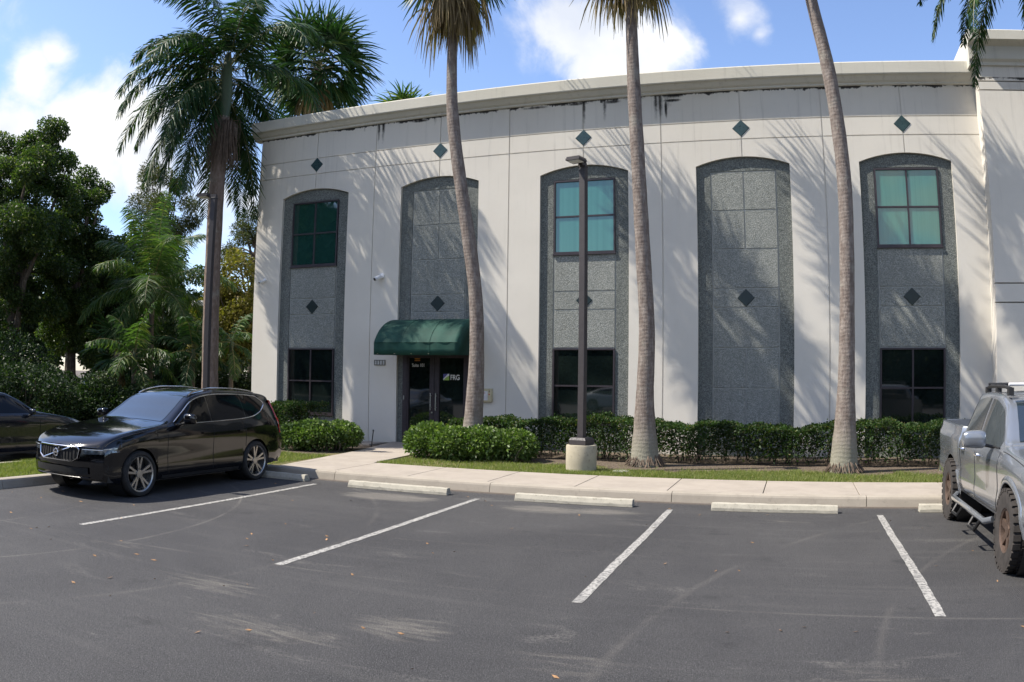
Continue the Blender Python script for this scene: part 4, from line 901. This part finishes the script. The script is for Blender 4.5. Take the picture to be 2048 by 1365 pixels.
# ================================================================== VEHICLES
M['black_paint'] = plain('black_car_paint', (.003, .003, .004), .10, .0, .5, .05, .45)
m = NT('silver_paint', .25, .5, .55); n_ = m.noise(900, 1, .5); m.col(m.mix(m.rng(n_, .3, .7), (.24, .26, .29), (.28, .30, .33))); m.p.inputs['Coat Weight'].default_value = 1.0; m.p.inputs['Coat Roughness'].default_value = .06
M['silver_paint'] = m.m
M['white_paint'] = plain('white_car_paint', (.6, .6, .6), .3, coat=.6); M['navy_paint'] = plain('dark_blue_car_paint', (.006, .008, .014), .2, coat=.9)
M['car_glass'] = plain('car_glass', (.003, .003, .004), .05, 0, .3, .02); M['windshield_glass'] = plain('windshield_glass', (.02, .028, .035), .03, 0, 1.0, .02, .7); M['grey_glass'] = plain('grey_car_glass', (.045, .052, .055), .04, 0, .7, .02)
M['chrome'] = plain('chrome', (.75, .75, .76), .12, 1.0, .5, .02); M['rubber'] = plain('tyre_rubber', (.022, .021, .020), .85, var=.3)
M['dusty_rubber'] = plain('dusty_tyre_rubber', (.036, .031, .028), .95, var=.3)
M['rim_silver'] = plain('rim_silver', (.42, .40, .37), .3, .8); M['rim_dark'] = plain('rim_dark', (.02, .02, .021), .35, .4); M['rim_bronze'] = plain('rim_bronze', (.13, .09, .07), .5, .5)
M['red_lamp'] = plain('red_lamp', (.42, .012, .012), .15, coat=.8); M['amber_lamp'] = plain('amber_lamp', (.75, .20, .05), .15, coat=.8); M['lamp_clear'] = plain('clear_headlamp', (.28, .30, .32), .1, .4, coat=1.)
M['smoked_lamp'] = plain('smoked_headlamp', (.07, .08, .09), .08, .2, coat=1.)
M['seam'] = plain('panel_gap', (.006, .006, .006), .8)
def pchip(pts):
    X = np.array([p[0] for p in pts], float); Y = np.array([p[1] for p in pts], float); h = np.diff(X); d = np.diff(Y) / h; mm = np.zeros(len(X))
    for i in range(1, len(X) - 1):
        if d[i - 1] * d[i] > 0: mm[i] = 2 / (1 / d[i - 1] + 1 / d[i])
    mm[0], mm[-1] = d[0], d[-1]
    def f(x):
        x = min(max(x, X[0]), X[-1]); i = min(max(int(np.searchsorted(X, x)) - 1, 0), len(h) - 1); t = (x - X[i]) / h[i]
        return float((2 * t**3 - 3 * t**2 + 1) * Y[i] + (t**3 - 2 * t**2 + t) * h[i] * mm[i] + (-2 * t**3 + 3 * t**2) * Y[i + 1] + (t**3 - t**2) * h[i] * mm[i + 1])
    return f
SIDE = pchip([(0, .945), (.10, .975), (.26, .990), (.36, .978), (.50, .984), (.72, .998), (.84, 1.0), (.93, .985), (1, .955)])
class Shell:
    def __init__(s, y0, y1, ztop, zbelt, W, wroof, zf, axles, Ra, az, hfull=.55, bed=None, nose=.20, tail=.12):
        s.y0, s.y1 = y0, y1; s.zt = pchip(ztop); s.zb_ = pchip(zbelt); s.W = pchip(W); s.wr = pchip(wroof); s.zf = pchip(zf)
        s.ax, s.Ra, s.az, s.hf, s.bed, s.nose, s.tail = axles, Ra, az, hfull, bed, nose, tail
    def zb(s, y): return min(s.zb_(y), s.zt(y) - .035)
    def zlow(s, y):
        z = s.zf(y)
        for a in s.ax:
            d = abs(y - a)
            if d < s.Ra: z = max(z, s.az + math.sqrt(max(s.Ra**2 - d * d, 0)))
        return min(z, s.zb(y) - .02)
    def section(s, y):
        zl, zb, zt, W = s.zlow(y), s.zb(y), s.zt(y), s.W(y); zf = s.zf(y); P = []
        for i in range(11):
            z = zl + (zb - zl) * i / 10; P.append((W * SIDE((z - zf) / max(zb - zf, .01)), z))
        xb = W * .955
        if s.bed:                                  # open bed: rail, inner wall, floor
            P += [(xb - .01, zt), (xb - .03, zt + .01), (xb - .07, zt + .01), (xb - .08, zt - .01), (xb - .085, s.bed), (0, s.bed)]; return P
        h = zt - zb; k = min(1, h / s.hf); xe = xb + (s.wr(y) - xb) * k; rz = min(.075, h * .55); ze = zt - rz
        for i in range(1, 7): t = i / 6; P.append((xb + (xe - xb) * t + .012 * k * math.sin(math.pi * t), zb + (ze - zb) * t))
        rx = .09 + .05 * (1 - k)
        for i in range(1, 6): a = math.pi / 2 * i / 5; P.append((xe - rx * (1 - math.cos(a)), ze + (rz - .018) * math.sin(a)))
        x1, z1 = P[-1]
        for i in range(1, 9): t = i / 8; P.append((x1 * (1 - t), z1 + (zt - z1) * math.sin(t * math.pi / 2)))
        return P
    def S(s, y, z):
        P = s.section(y)[:17]; return float(np.interp(z, [p[1] for p in P], [p[0] for p in P]))
    def T(s, x, y):
        P = s.section(y)[17:][::-1]; return float(np.interp(abs(x), [p[0] for p in P], [p[1] for p in P]))
    def warp(s, x, y, z):
        t = min(max((s.y0 + .55 - y) / .55, 0), 1); u = min(max((y - s.y1 + .5) / .5, 0), 1); q = (abs(x) / .95) ** 2.6
        y += s.nose * t * t * q - .035 * t * math.sin(min(max((z - .2) / .6, 0), 1) * math.pi); y -= s.tail * u * u * q - .03 * u * math.sin(min(max((z - .3) / .6, 0), 1) * math.pi)
        return (x, y, z)
    def body(s, mat, parent, name='body', cap0=True, cap1=True):
        Y = list(np.linspace(s.y0, s.y1, 74)) + [s.y0 + .008, s.y0 + .02, s.y0 + .04, s.y1 - .008, s.y1 - .02, s.y1 - .04]
        for a in s.ax:
            Y += [a + s.Ra * math.cos(t) for t in np.linspace(0, math.pi, 25)] + [a - s.Ra - .001, a + s.Ra + .001]
        Y = sorted(y for y in Y if s.y0 - 1e-6 <= y <= s.y1 + 1e-6); Y2 = [Y[0]]
        for y in Y[1:]:
            if y - Y2[-1] > .0008: Y2.append(y)
        b = MB()
        for sg in (1, -1):
            P = [[s.warp(sg * x, y, z) for (x, z) in s.section(y)] for y in Y2]; b.grid(P, flip=(sg < 0))
        for y, ok in ((Y2[0], cap0), (Y2[-1], cap1)):
            if ok: P = s.section(y); b.grid([[s.warp(x, y, z) for x, z in P], [s.warp(x * .5, y, z) for x, z in P], [s.warp(-x * .5, y, z) for x, z in P], [s.warp(-x, y, z) for x, z in P]], flip=(y > 0))
        o = b.build(name, mat, parent, True, angle=32); 
        import bmesh
        bm = bmesh.new(); bm.from_mesh(o.data); bmesh.ops.remove_doubles(bm, verts=bm.verts, dist=.0004); bm.to_mesh(o.data); bm.free(); return o
    def side_patch(s, b, sg, ya, yb, lo, hi, off, n=24, m=5):
        P = []
        for i in range(n + 1):
            y = ya + (yb - ya) * i / n; a, c = lo(y), hi(y)
            if c < a + .002: c = a + .002
            P.append([s.warp(sg * (s.S(y, a + (c - a) * j / m) + off), y, a + (c - a) * j / m) for j in range(m + 1)])
        b.grid(P, flip=(sg < 0))
    def top_patch(s, b, ya, yb, xw, off, n=16, m=14):
        P = []
        for i in range(n + 1):
            y = ya + (yb - ya) * i / n; w = xw(y); P.append([s.warp(-w + 2 * w * j / m, y, s.T(-w + 2 * w * j / m, y) + off) for j in range(m + 1)])
        b.grid(P)
    def xe(s, y): return s.section(y)[21][0]
    def ze(s, y): return s.section(y)[16][1]
    def side_line(s, b, sg, pts, r=.0045, off=.001, n=5): b.tube([s.warp(sg * (s.S(y, z) + off), y, z) for y, z in pts], r, n, False)
def seams(sh, parent, lines, r=.0045):
    for sg in (1, -1):
        b = MB()
        for L in lines: sh.side_line(b, sg, L, r)
        b.build('panel_gap', M['seam'], parent)
def wheel(parent, x, y, R_, w, sg, rim_r, style, tyre_mat='rubber'):
    e = bpy.data.objects.new('wheel', None); COL.objects.link(e); e.parent = parent; e.location = (x, y, R_); e.empty_display_size = .1
    b = MB(); b.lathe([(rim_r, -w * .45), (R_ - .055, -w / 2), (R_ - .02, -w * .48), (R_, -w * .36), (R_, w * .36), (R_ - .02, w * .48), (R_ - .055, w / 2), (rim_r, w * .45), (rim_r - .01, w * .36), (rim_r - .012, -w * .36), (rim_r, -w * .45)], (0, 0, 0), 'x', 48, False)
    if style == 'truck':
        for k in range(30):
            a0 = 2 * math.pi * k / 30
            for (xa, xb, ph) in ((-w * .5, -w * .2, 0), (-w * .12, w * .12, .5), (w * .2, w * .5, 0)):
                a = a0 + ph * 2 * math.pi / 30; da = .07; v = []
                for (aa, rr_) in ((a - da, R_ - .02), (a + da, R_ - .02), (a + da, R_ + .014), (a - da, R_ + .014)):
                    v += [(xa, rr_ * math.cos(aa), rr_ * math.sin(aa)), (xb, rr_ * math.cos(aa), rr_ * math.sin(aa))]
                b.add(v, [(0, 1, 3, 2), (2, 3, 5, 4), (4, 5, 7, 6), (6, 7, 1, 0), (0, 2, 4, 6), (1, 7, 5, 3)])
    b.build('tyre', M[tyre_mat], e, True)
    f = sg * w * .40; b = MB(); b.lathe([(rim_r + .004, f), (rim_r - .004, f + sg * .012), (rim_r - .022, f), (rim_r - .03, -sg * w * .2), (rim_r - .03, -sg * w * .38)], (0, 0, 0), 'x', 48, False); b.lathe([(.065, f - sg * .05), (.06, f - sg * .012), (.0, f - sg * .01)], (0, 0, 0), 'x', 24, False)
    mat = {'suv': 'rim_silver', 'truck': 'rim_bronze', 'sedan': 'rim_silver'}[style]
    k = {'suv': 5, 'truck': 6, 'sedan': 5}[style]
    for i in range(k):
        a = 2 * math.pi * i / k + .3
        for dq in ((-.16, .16) if style == 'suv' else ((-.0,))):
            ww = .017 if style == 'suv' else .038
            a1, a2 = a + dq * .6, a + dq * 1.15; c = Vector((0, math.cos(a1), math.sin(a1))); e2 = Vector((0, math.cos(a2), math.sin(a2))); tn = Vector((0, -math.sin(a), math.cos(a)))
            p0 = c * .05 + Vector((f - sg * .022, 0, 0)); p1 = e2 * (rim_r - .012) + Vector((f - sg * .004, 0, 0)); q = Vector((sg * .03, 0, 0))
            v = [p0 - tn * ww, p0 + tn * ww, p1 + tn * ww, p1 - tn * ww]; v = v + [u - q for u in v]
            b.add(v, [(0, 1, 2, 3), (7, 6, 5, 4), (0, 4, 5, 1), (1, 5, 6, 2), (2, 6, 7, 3), (3, 7, 4, 0)])
    b.build('rim', M[mat], e)
    b = MB(); b.lathe([(.0, f - sg * .10), (rim_r - .028, f - sg * .10)], (0, 0, 0), 'x', 32, False); b.lathe([(.15, f - sg * .07), (.15, f - sg * .09)], (0, 0, 0), 'x', 28); b.build('brake', M['rim_dark'], e)
def mirror(parent, sg, x, y, z, mat, s=1.0, sx=1.0):
    b = MB(); n = 12; P = []
    for i in range(n + 1):
        t = i / n; xx = x + sg * (.0 + .20 * s * sx * t); r = (1 - abs(2 * t - 1) ** 5) ** .5 * (.86 + .14 * (1 - t)) + .02
        P.append([(xx, y + .065 * s * r * math.copysign(abs(math.cos(a)) ** .6, math.cos(a)) + .02, z + .075 * s * r * math.copysign(abs(math.sin(a)) ** .55, math.sin(a))) for a in [2 * math.pi * k / 16 for k in range(17)]])
    b.grid(P); o = b.build('mirror', M[mat], parent, True)
    q = MB(); q.tube([(x - sg * .10, y + .02, z - .09), (x + sg * .04, y + .02, z - .06)], .018, 8); q.build('mirror_arm', M['dark'], o)
    return o
def underbody(sh, parent, zt=.5, mat='dark'):
    b = MB(); w = .86; Y = [sh.y0 + .25] + [v for a in sh.ax for v in (a - sh.Ra, a + sh.Ra)] + [sh.y1 - .2]
    for i in range(0, len(Y), 2): 
        if Y[i + 1] - Y[i] > .05: b.box(-w, w, Y[i], Y[i + 1], sh.zf(0) - .01 if 0 < i < len(Y) - 2 else sh.zf(Y[i]) + .02, zt + .12)
    b.box(-.56, .56, sh.y0 + .3, sh.y1 - .25, sh.zf(0) + .02, zt + .14)
    for a in sh.ax:
        for sg in (1, -1): b.lathe([(sh.Ra + .015, sg * .55), (sh.Ra + .004, sg * .865)], (0, a, sh.az), 'x', 36, False)
    b.build('underbody', M[mat], parent)
def car(name, label, loc, rz, sh, paint, style, R_, w, rim_r, track, glass='car_glass', cat='car', wind=None, dlo=None, split=(), rear=None, detail=True, group=None, tyre='rubber', pil=.018):
    t = tag(empty(name, loc, rz), label, cat, group); sh.body(M[paint], t); underbody(sh, t)
    for a in sh.ax:
        for sg in (1, -1): wheel(t, sg * (track - w / 2), a, R_, w, sg, rim_r, style, tyre)
    ws = MB(); sh.top_patch(ws, wind[0], wind[1], lambda y: sh.xe(y) - .045, .005); ws.build('windshield', M['windshield_glass'], t, True)
    if rear: q = MB(); sh.top_patch(q, rear[0], rear[1], lambda y: sh.xe(y) - .06, .006); q.build('rear_window', M[glass], t, True)
    cuts = [dlo[0]] + list(split) + [dlo[1]]
    for sg in (1, -1):
        for i in range(len(cuts) - 1):
            q = MB(); a = cuts[i] + (pil if i else 0); c = cuts[i + 1] - (pil if i < len(cuts) - 2 else 0)
            sh.side_patch(q, sg, a, c, dlo[2], dlo[3], .004); q.build('side_window', M[glass], t, True)
    return t
# ---- black SUV
suv = Shell(-2.30, 2.36, [(-2.30, .77), (-2.25, .815), (-2.0, .905), (-1.5, 1.0), (-.90, 1.075), (-.76, 1.10), (-.42, 1.285), (-.06, 1.495), (.2, 1.56), (.6, 1.595), (1.1, 1.59), (1.65, 1.55), (2.02, 1.50), (2.07, 1.465), (2.17, 1.20), (2.25, 1.06), (2.33, .96), (2.36, .84)],
            [(-2.3, .72), (-2.0, .83), (-1.5, .93), (-.8, 1.01), (0, 1.035), (1.2, 1.075), (1.9, 1.11), (2.2, 1.02), (2.36, .78)],
            [(-2.3, .85), (-1.9, .905), (-1.43, .935), (-.7, .92), (.6, .92), (1.43, .94), (2.0, .91), (2.36, .85)], [(-2.3, .70), (0, .69), (1.6, .67), (2.36, .60)],
            [(-2.3, .30), (-2.1, .24), (-1.9, .22), (1.0, .22), (2.0, .27), (2.36, .34)], (-1.4325, 1.4325), .385, .345, .5, nose=.30)
lo = pchip([(-.68, 1.055), (0, 1.07), (1.0, 1.10), (1.35, 1.13), (1.6, 1.20), (1.80, 1.32)]); hi0 = lambda y: min(suv.ze(y) - .012, pchip([(-.9, 2), (1.35, 1.56), (1.62, 1.48), (1.80, 1.355)])(y))
T_ = car('parked_suv', 'glossy black suv backed into the stall at the left, chrome framed windows and grille', (3.11, -8.98, 0), 0, suv, 'black_paint', 'suv', .345, .24, .272, .935, wind=(-.74, -.05), dlo=(-.62, 1.80, lo, hi0), split=(.28, 1.18), rear=(2.09, 2.22))
for sg in (1, -1):
    b = MB(); ys = np.linspace(-.62, 1.80, 30); suv.side_line(b, sg, [(y, lo(y) - .006) for y in ys], .009, .006, 6); suv.side_line(b, sg, [(y, max(hi0(y), lo(y)) + .006) for y in ys] + [(1.81, 1.33)], .009, .006, 6)
    b.build('window_trim', M['chrome'], T_, True)
for sg in (1, -1):
    b = MB(); ys = np.linspace(-.02, 1.75, 18); b.tube([(sg * (suv.xe(y) - .015), y, suv.T(suv.xe(y) - .015, y) + .03 * math.sin(math.pi * (i / 17)) ** .3 + .002) for i, y in enumerate(ys)], .013, 6)
    b.build('roof_rail', M['chrome'], T_, True)
seams(suv, T_, [[(-.82, z) for z in np.linspace(.26, .97, 12)], [(.28 + .02 * (z - .6), z) for z in np.linspace(.26, 1.0, 12)], [(1.14 + .25 * max(0, .62 - z), z) for z in np.linspace(.62, 1.03, 10)], [(y, .262) for y in np.linspace(-.95, .9, 16)], [(y, suv.zb(y) + .012) for y in np.linspace(-2.2, -.8, 16)]])
for sg in (1, -1):
    for y in (.08, 1.02):
        b = MB(); x = suv.S(y, .90); b.box(min(sg * (x + .012), sg * (x + .034)), max(sg * (x + .012), sg * (x + .034)), y - .09, y + .09, .885, .91)
        b.build('door_handle', M['black_paint'], T_, bevel=.006)
for sg in (1, -1):
    b = MB(); suv.side_patch(b, sg, -.95, .95, lambda y: .235, lambda y: .285, .008)
    b.build('sill_trim', M['dark'], T_)
for sg in (1, -1): mirror(T_, sg, sg * .945, -.48, 1.14, 'black_paint', 1.15)
# grille, badge and front details on the nose
def nose(x, z, off=.0): q = suv.warp(x, suv.y0, z); return (q[0], q[1] - off, q[2])
gp_ = [(-.44, .752), (.44, .752), (.47, .72), (.45, .60), (.34, .545), (-.34, .545), (-.45, .60), (-.47, .72)]
def loop(pts, k=4):
    out = []
    for i in range(len(pts)):
        a, c = pts[i], pts[(i + 1) % len(pts)]
        for j in range(k): out.append((a[0] + (c[0] - a[0]) * j / k, a[1] + (c[1] - a[1]) * j / k))
    return out
b = MB(); P = [[nose(.46 * s * (-1 + 2 * i / 12), .748 - (.748 - .55) * j / 6, .006) for i in range(13)] for j, s in zip(range(7), (.95, 1, 1, .99, .97, .9, .76))]; b.grid(P)
for i in range(13): x = -.40 + .8 * i / 12; b.tube([nose(x, .742, .012), nose(x, .565, .012)], .007, 4)
b.build('grille', M['seam'], T_)
b = MB(); L = [nose(x, z, .016) for x, z in loop(gp_)]; b.tube(L + [L[0]], .013, 6); b.build('grille_frame', M['chrome'], T_, True)
b = MB(); b.tube([nose(-.30, .565, .026), nose(.30, .742, .026)], .007, 5); c0 = nose(0, .652, .03); b.tube([(c0[0] + .05 * math.cos(a), c0[1], c0[2] + .05 * math.sin(a)) for a in np.linspace(0, 2 * math.pi, 21)], .010, 6, False)
b.tube([(.035, c0[1], c0[2] + .035), (.075, c0[1], c0[2] + .075)], .009, 5); b.box(-.045, .045, c0[1] - .012, c0[1], c0[2] - .011, c0[2] + .011); b.build('badge', M['chrome'], T_, True)
for sg in (1, -1):
    b = MB(); P = []
    for i in range(10):
        x = .51 + .335 * i / 9; q = [nose(sg * x, z, .006) for z in np.linspace(.655 + .01 * i / 9, .735, 4)]; P.append(q)
    b.grid(P, flip=(sg > 0)); suv.side_patch(b, sg, suv.y0 + .004, -1.86, lambda y: .665 + .05 * (y + 2.3), lambda y: .735 + .10 * (y + 2.3) if y < -1.98 else .767 - .5 * (y + 1.98), .006); b.build('headlight', M['smoked_lamp'], T_, True)
    b = MB(); b.tube([nose(sg * (.53 + .3 * i / 8), .722, .012) for i in range(9)], .008, 5); suv.side_line(b, sg, [(y, .724 + .07 * (y + 2.3)) for y in np.linspace(suv.y0 + .01, -1.92, 8)], .009, .008); suv.side_line(b, sg, [(y, .70) for y in np.linspace(-2.08, -1.94, 4)], .012, .008); b.build('headlight_strip', M['lamp_clear'], T_, True)
    b = MB(); suv.side_line(b, sg, [(y, min(suv.ze(y) - .02, 1.37)) for y in np.linspace(2.0, 2.29, 12)] + [(2.31, .90)], .027, .006, 8); suv.side_patch(b, sg, 2.03, 2.32, lambda y: max(min(suv.ze(y) - .02, 1.42 - 2.6 * (y - 2.03)) - .06 - .6 * max(0, y - 2.12), .80), lambda y: min(suv.ze(y) - .006, 1.40), .009, 40, 6); b.build('taillight', M['red_lamp'], T_, True)
b = MB(); P = [[nose(-.62 + 1.24 * i / 12, z, .005) for i in range(13)] for z in (.46, .42, .38, .36)]; b.grid(P); b.build('lower_intake', M['seam'], T_)
b = MB(); b.tube([nose(-.62 + 1.24 * i / 16, .315, .004) for i in range(17)], .008, 6); b.build('bumper_strip', M['rim_dark'], T_, True)
b = MB(); b.box(-.25, .25, 2.37, 2.385, .62, .74); b.build('number_plate', M['white'], T_)

# ---- silver pickup
cab = Shell(-2.52, 1.09, [(-2.52, .98), (-2.44, 1.06), (-2.1, 1.12), (-1.3, 1.19), (-1.12, 1.215), (-.75, 1.45), (-.42, 1.655), (-.1, 1.735), (.4, 1.755), (.8, 1.735), (.93, 1.67), (1.02, 1.42), (1.09, 1.23)],
            [(-2.52, .92), (-2.1, 1.04), (-1.2, 1.125), (0, 1.13), (1.0, 1.16), (1.15, 1.16)], [(-2.52, .88), (-2.1, .93), (-1.6, .945), (-.9, .93), (1.15, .93)], [(-2.52, .70), (1.15, .70)],
            [(-2.52, .52), (-2.1, .48), (-1.2, .46), (1.15, .46)], (-1.62,), .475, .405, .5, nose=.24, tail=0)
bedS = Shell(1.11, 2.78, [(1.11, 1.27), (2.78, 1.29)], [(1.175, 1.20), (2.78, 1.22)], [(1.175, .93), (1.62, .945), (2.5, .935), (2.78, .90)], [(1.1, .7), (2.8, .7)], [(1.175, .46), (2.1, .5), (2.78, .58)], (1.62,), .475, .405, .5, bed=.72, nose=0, tail=.05)
lo2 = pchip([(-.95, 1.165), (0, 1.165), (.95, 1.19)]); hi2 = lambda y: min(cab.ze(y) - .01, pchip([(-1., 1.8), (.5, 1.66), (.8, 1.62), (.93, 1.45)])(y))
K = car('pickup_truck', 'silver crew cab pickup truck with chunky off-road tyres at the right edge', (16.10, -9.32, 0), 0, cab, 'silver_paint', 'truck', .405, .27, .225, .965, 'grey_glass', 'pickup truck', wind=(-1.05, -.42), dlo=(-.93, .93, lo2, hi2), split=(.08,), rear=(.97, 1.07), tyre='dusty_rubber', pil=.045)
bedS.body(M['silver_paint'], K, 'truck_bed')
for sg in (1, -1): wheel(K, sg * (.965 - .135), 1.62, .405, .27, sg, .225, 'truck', 'dusty_rubber')
b = MB()
for sg in (1, -1): b.lathe([(.49, sg * .55), (.479, sg * .865)], (0, 1.62, .405), 'x', 36, False)
b.box(-.5, .5, 1.0, 2.6, .50, .70); b.box(-.84, .84, 1.18, 1.62 - .49, .48, .70); b.box(-.84, .84, 1.62 + .49, 2.74, .58, .70); b.build('bed_underbody', M['dark'], K)
for sg in (1, -1):
    for (sh, a) in ((cab, -1.62), (bedS, 1.62)):
        P = []; b = MB()
        for i in range(29):
            th = math.pi * i / 28; row = []
            for (dr, off) in ((-.008, -.03), (-.008, .022), (.015, .028), (.05, .020), (.068, -.002)):
                r = .475 + dr; y = a + r * math.cos(th); z = max(.405 + r * math.sin(th), .405 - .16); yy = min(max(y, sh.y0 + .01), sh.y1 - .01); x = sh.S(yy, max(z, sh.zf(yy) + .02, sh.zlow(yy))) + off * math.sin(max(th, .001)) ** .5 - .004; row.append(sh.warp(sg * x, y, z))
            P.append(row)
        b.grid(P, flip=(sg > 0))
        b.build('fender_flare', M['silver_paint'], K, True, angle=60)
seams(cab, K, [[(-1.07 + (.10 * max(0, .8 - z)), z) for z in np.linspace(.5, 1.13, 14)], [(.09, z) for z in np.linspace(.5, 1.15, 12)], [(1.02 - .35 * max(0, .95 - z), z) for z in np.linspace(.5, 1.18, 14)], [(y, cab.zb(y) + .015) for y in np.linspace(-2.4, -1.15, 14)], [(y, .50) for y in np.linspace(-1.05, .85, 14)]])
for sg in (1, -1):
    for y in (-.12, .80):
        b = MB(); x = cab.S(y, 1.02); b.tube([(sg * (x + .004), y - .10, 1.02), (sg * (x + .035), y - .07, 1.02), (sg * (x + .035), y + .07, 1.02), (sg * (x + .004), y + .10, 1.02)], .013, 8); b.build('door_handle', M['chrome'], K, True)
    mirror(K, sg, sg * .97, -.72, 1.24, 'silver_paint', 1.35, 1.1)
    b = MB(); ys = np.linspace(-.95, .93, 20); cab.side_line(b, sg, [(y, lo2(y) - .006) for y in ys], .010, .004); b.build('window_seal', M['dark'], K)
    b = MB(); b.tube([(sg * .93, -1.02, .42), (sg * 1.0, -.92, .385), (sg * 1.0, .92, .385), (sg * .93, 1.02, .42)], .036, 10)
    b.build('side_rail', M['silver_paint'], K, True)
    for y in (-.55, .45):
        b = MB(); b.tube([(sg * .99, y - .17, .38), (sg * 1.06, y - .13, .25), (sg * 1.07, y + .13, .25), (sg * .99, y + .17, .38)], .022, 8); b.build('side_step', M['rim_dark'], K, True)
    b = MB(); P = []
    for i in range(9):
        x = .58 + .29 * i / 8; P.append([(lambda q: (q[0], q[1] - .008, q[2]))(cab.warp(sg * x, cab.y0, z)) for z in np.linspace(.78, .95, 4)])
    b.grid(P, flip=(sg > 0)); cab.side_patch(b, sg, cab.y0 + .004, -2.22, lambda y: .80 + .12 * (y + 2.52), lambda y: .955 - .02 * (y + 2.52), .007); b.build('headlight', M['lamp_clear'], K, True)
    b = MB(); cab.side_patch(b, sg, -2.46, -2.27, lambda y: .84 + .12 * (y + 2.52), lambda y: .925, .012, 8, 3); b.build('turn_signal', M['amber_lamp'], K, True)
    b = MB(); bedS.side_patch(b, sg, 2.62, 2.765, lambda y: .86, lambda y: 1.16, .006, 6, 4); b.build('taillight', M['red_lamp'], K, True)
    b = MB(); b.tube([(sg * .60, -.36, 1.775), (sg * .61, -.1, 1.80), (sg * .61, .6, 1.80), (sg * .60, .82, 1.775)], .022, 8)
    for y in (-.33, .25, .8): b.box(sg * .6 - .03, sg * .6 + .03, y - .05, y + .05, 1.70, 1.79)
    b.build('rack_rail', M['dark'], K, True)
for y in (-.32, .0, .35, .7):
    b = MB(); b.tube([(-.62, y, 1.825), (.62, y, 1.825)], .018, 8); b.build('rack_bar', M['white' if y < -.3 else 'dark'], K, True)
b = MB()
def tn(x, z, off): q = cab.warp(x, cab.y0, z); return (q[0], q[1] - off, q[2])
b.grid([[tn(-.55 + 1.1 * i / 12, z, .01) for i in range(13)] for z in (.97, .88, .78, .70)]); b.build('grille', M['seam'], K)
b = MB(); L = [tn(x, z, .018) for x, z in loop([(-.56, .975), (.56, .975), (.54, .69), (-.54, .69)], 5)]; b.tube(L + [L[0]], .018, 6)
for z in (.90, .83, .76): b.tube([tn(-.54 + 1.08 * i / 10, z, .015) for i in range(11)], .008, 5)
b.build('grille_frame', M['chrome'], K, True)
b = MB(); P = [[(lambda q: (q[0], q[1] - o_, z))(cab.warp(-.9 + 1.8 * i / 16, cab.y0, z)) for i in range(17)] for z, o_ in ((.66, .02), (.655, .07), (.56, .09), (.46, .07), (.42, .0))]; b.grid(P); b.build('front_bumper', M['dark'], K, True)
b = MB(); b.box(-.88, .88, 2.78, 2.92, .52, .72); b.build('rear_bumper', M['chrome'], K, bevel=.02)

# ---- dark sedan in the shade and two far cars
def sedan_shell(): return Shell(-2.3, 2.38, [(-2.3, .70), (-2.2, .78), (-1.6, .91), (-1.0, 1.0), (-.9, 1.02), (-.5, 1.24), (-.1, 1.39), (.35, 1.43), (.85, 1.385), (1.3, 1.22), (1.65, 1.08), (1.8, 1.055), (2.25, 1.03), (2.38, .9)],
            [(-2.3, .64), (-1.6, .84), (-.9, .92), (0, .95), (1.2, .98), (2.2, .98), (2.38, .84)], [(-2.3, .80), (-1.4, .89), (0, .90), (1.4, .90), (2.38, .80)], [(-2.3, .60), (2.38, .58)], [(-2.3, .2), (0, .19), (2.38, .28)], (-1.38, 1.38), .37, .325, .45)
ss = sedan_shell(); ls = pchip([(-.82, .97), (0, .975), (1.4, 1.02)]); hs = lambda y: min(ss.ze(y) - .01, 2)
def sedan(label, loc, rz, paint, cat='car', group=None):
    t = car('parked_sedan', label, loc, rz, ss, paint, 'sedan', .325, .21, .22, .90, wind=(-.86, -.12), dlo=(-.80, 1.42, ls, hs), split=(.2,), rear=(.95, 1.62), group=group)
    seams(ss, t, [[(-.88, z) for z in np.linspace(.25, .93, 8)], [(.2, z) for z in np.linspace(.25, .95, 8)], [(1.1, z) for z in np.linspace(.5, .98, 6)]])
    for sg in (1, -1):
        mirror(t, sg, sg * .91, -.62, 1.0, paint, .85)
        b = MB(); ss.side_patch(b, sg, -2.27, -1.95, lambda y: .60, lambda y: .70, .006, 8, 3); b.build('headlight', M['lamp_clear'], t, True)
        b = MB(); ss.side_patch(b, sg, 2.15, 2.36, lambda y: .78, lambda y: .93, .006, 8, 3); b.build('taillight', M['red_lamp'], t, True)
    b = MB(); b.box(-.4, .4, -2.345, -2.33, .42, .58); b.build('grille', M['seam'], t)
    return t
sedan('dark sedan in deep shade beyond the grass island at the left edge', (-1.72, -9.55, 0), math.pi, 'navy_paint')
p = at(150, 745, 47); sedan('far white sedan glimpsed under the trees at the left', (p.x, p.y, 0), R(60), 'white_paint', group='far cars under the trees')
p = at(225, 745, 50); sedan('far silver car glimpsed behind the hood of the black suv', (p.x, p.y, 0), R(75), 'silver_paint', group='far cars under the trees')
sedan('white sedan across the lot mirrored in the lower windows', (2.0, -30, 0), R(90), 'white_paint', group='cars across the lot'); sedan('silver sedan across the lot mirrored in the door', (9.5, -31, 0), R(90), 'silver_paint', group='cars across the lot')
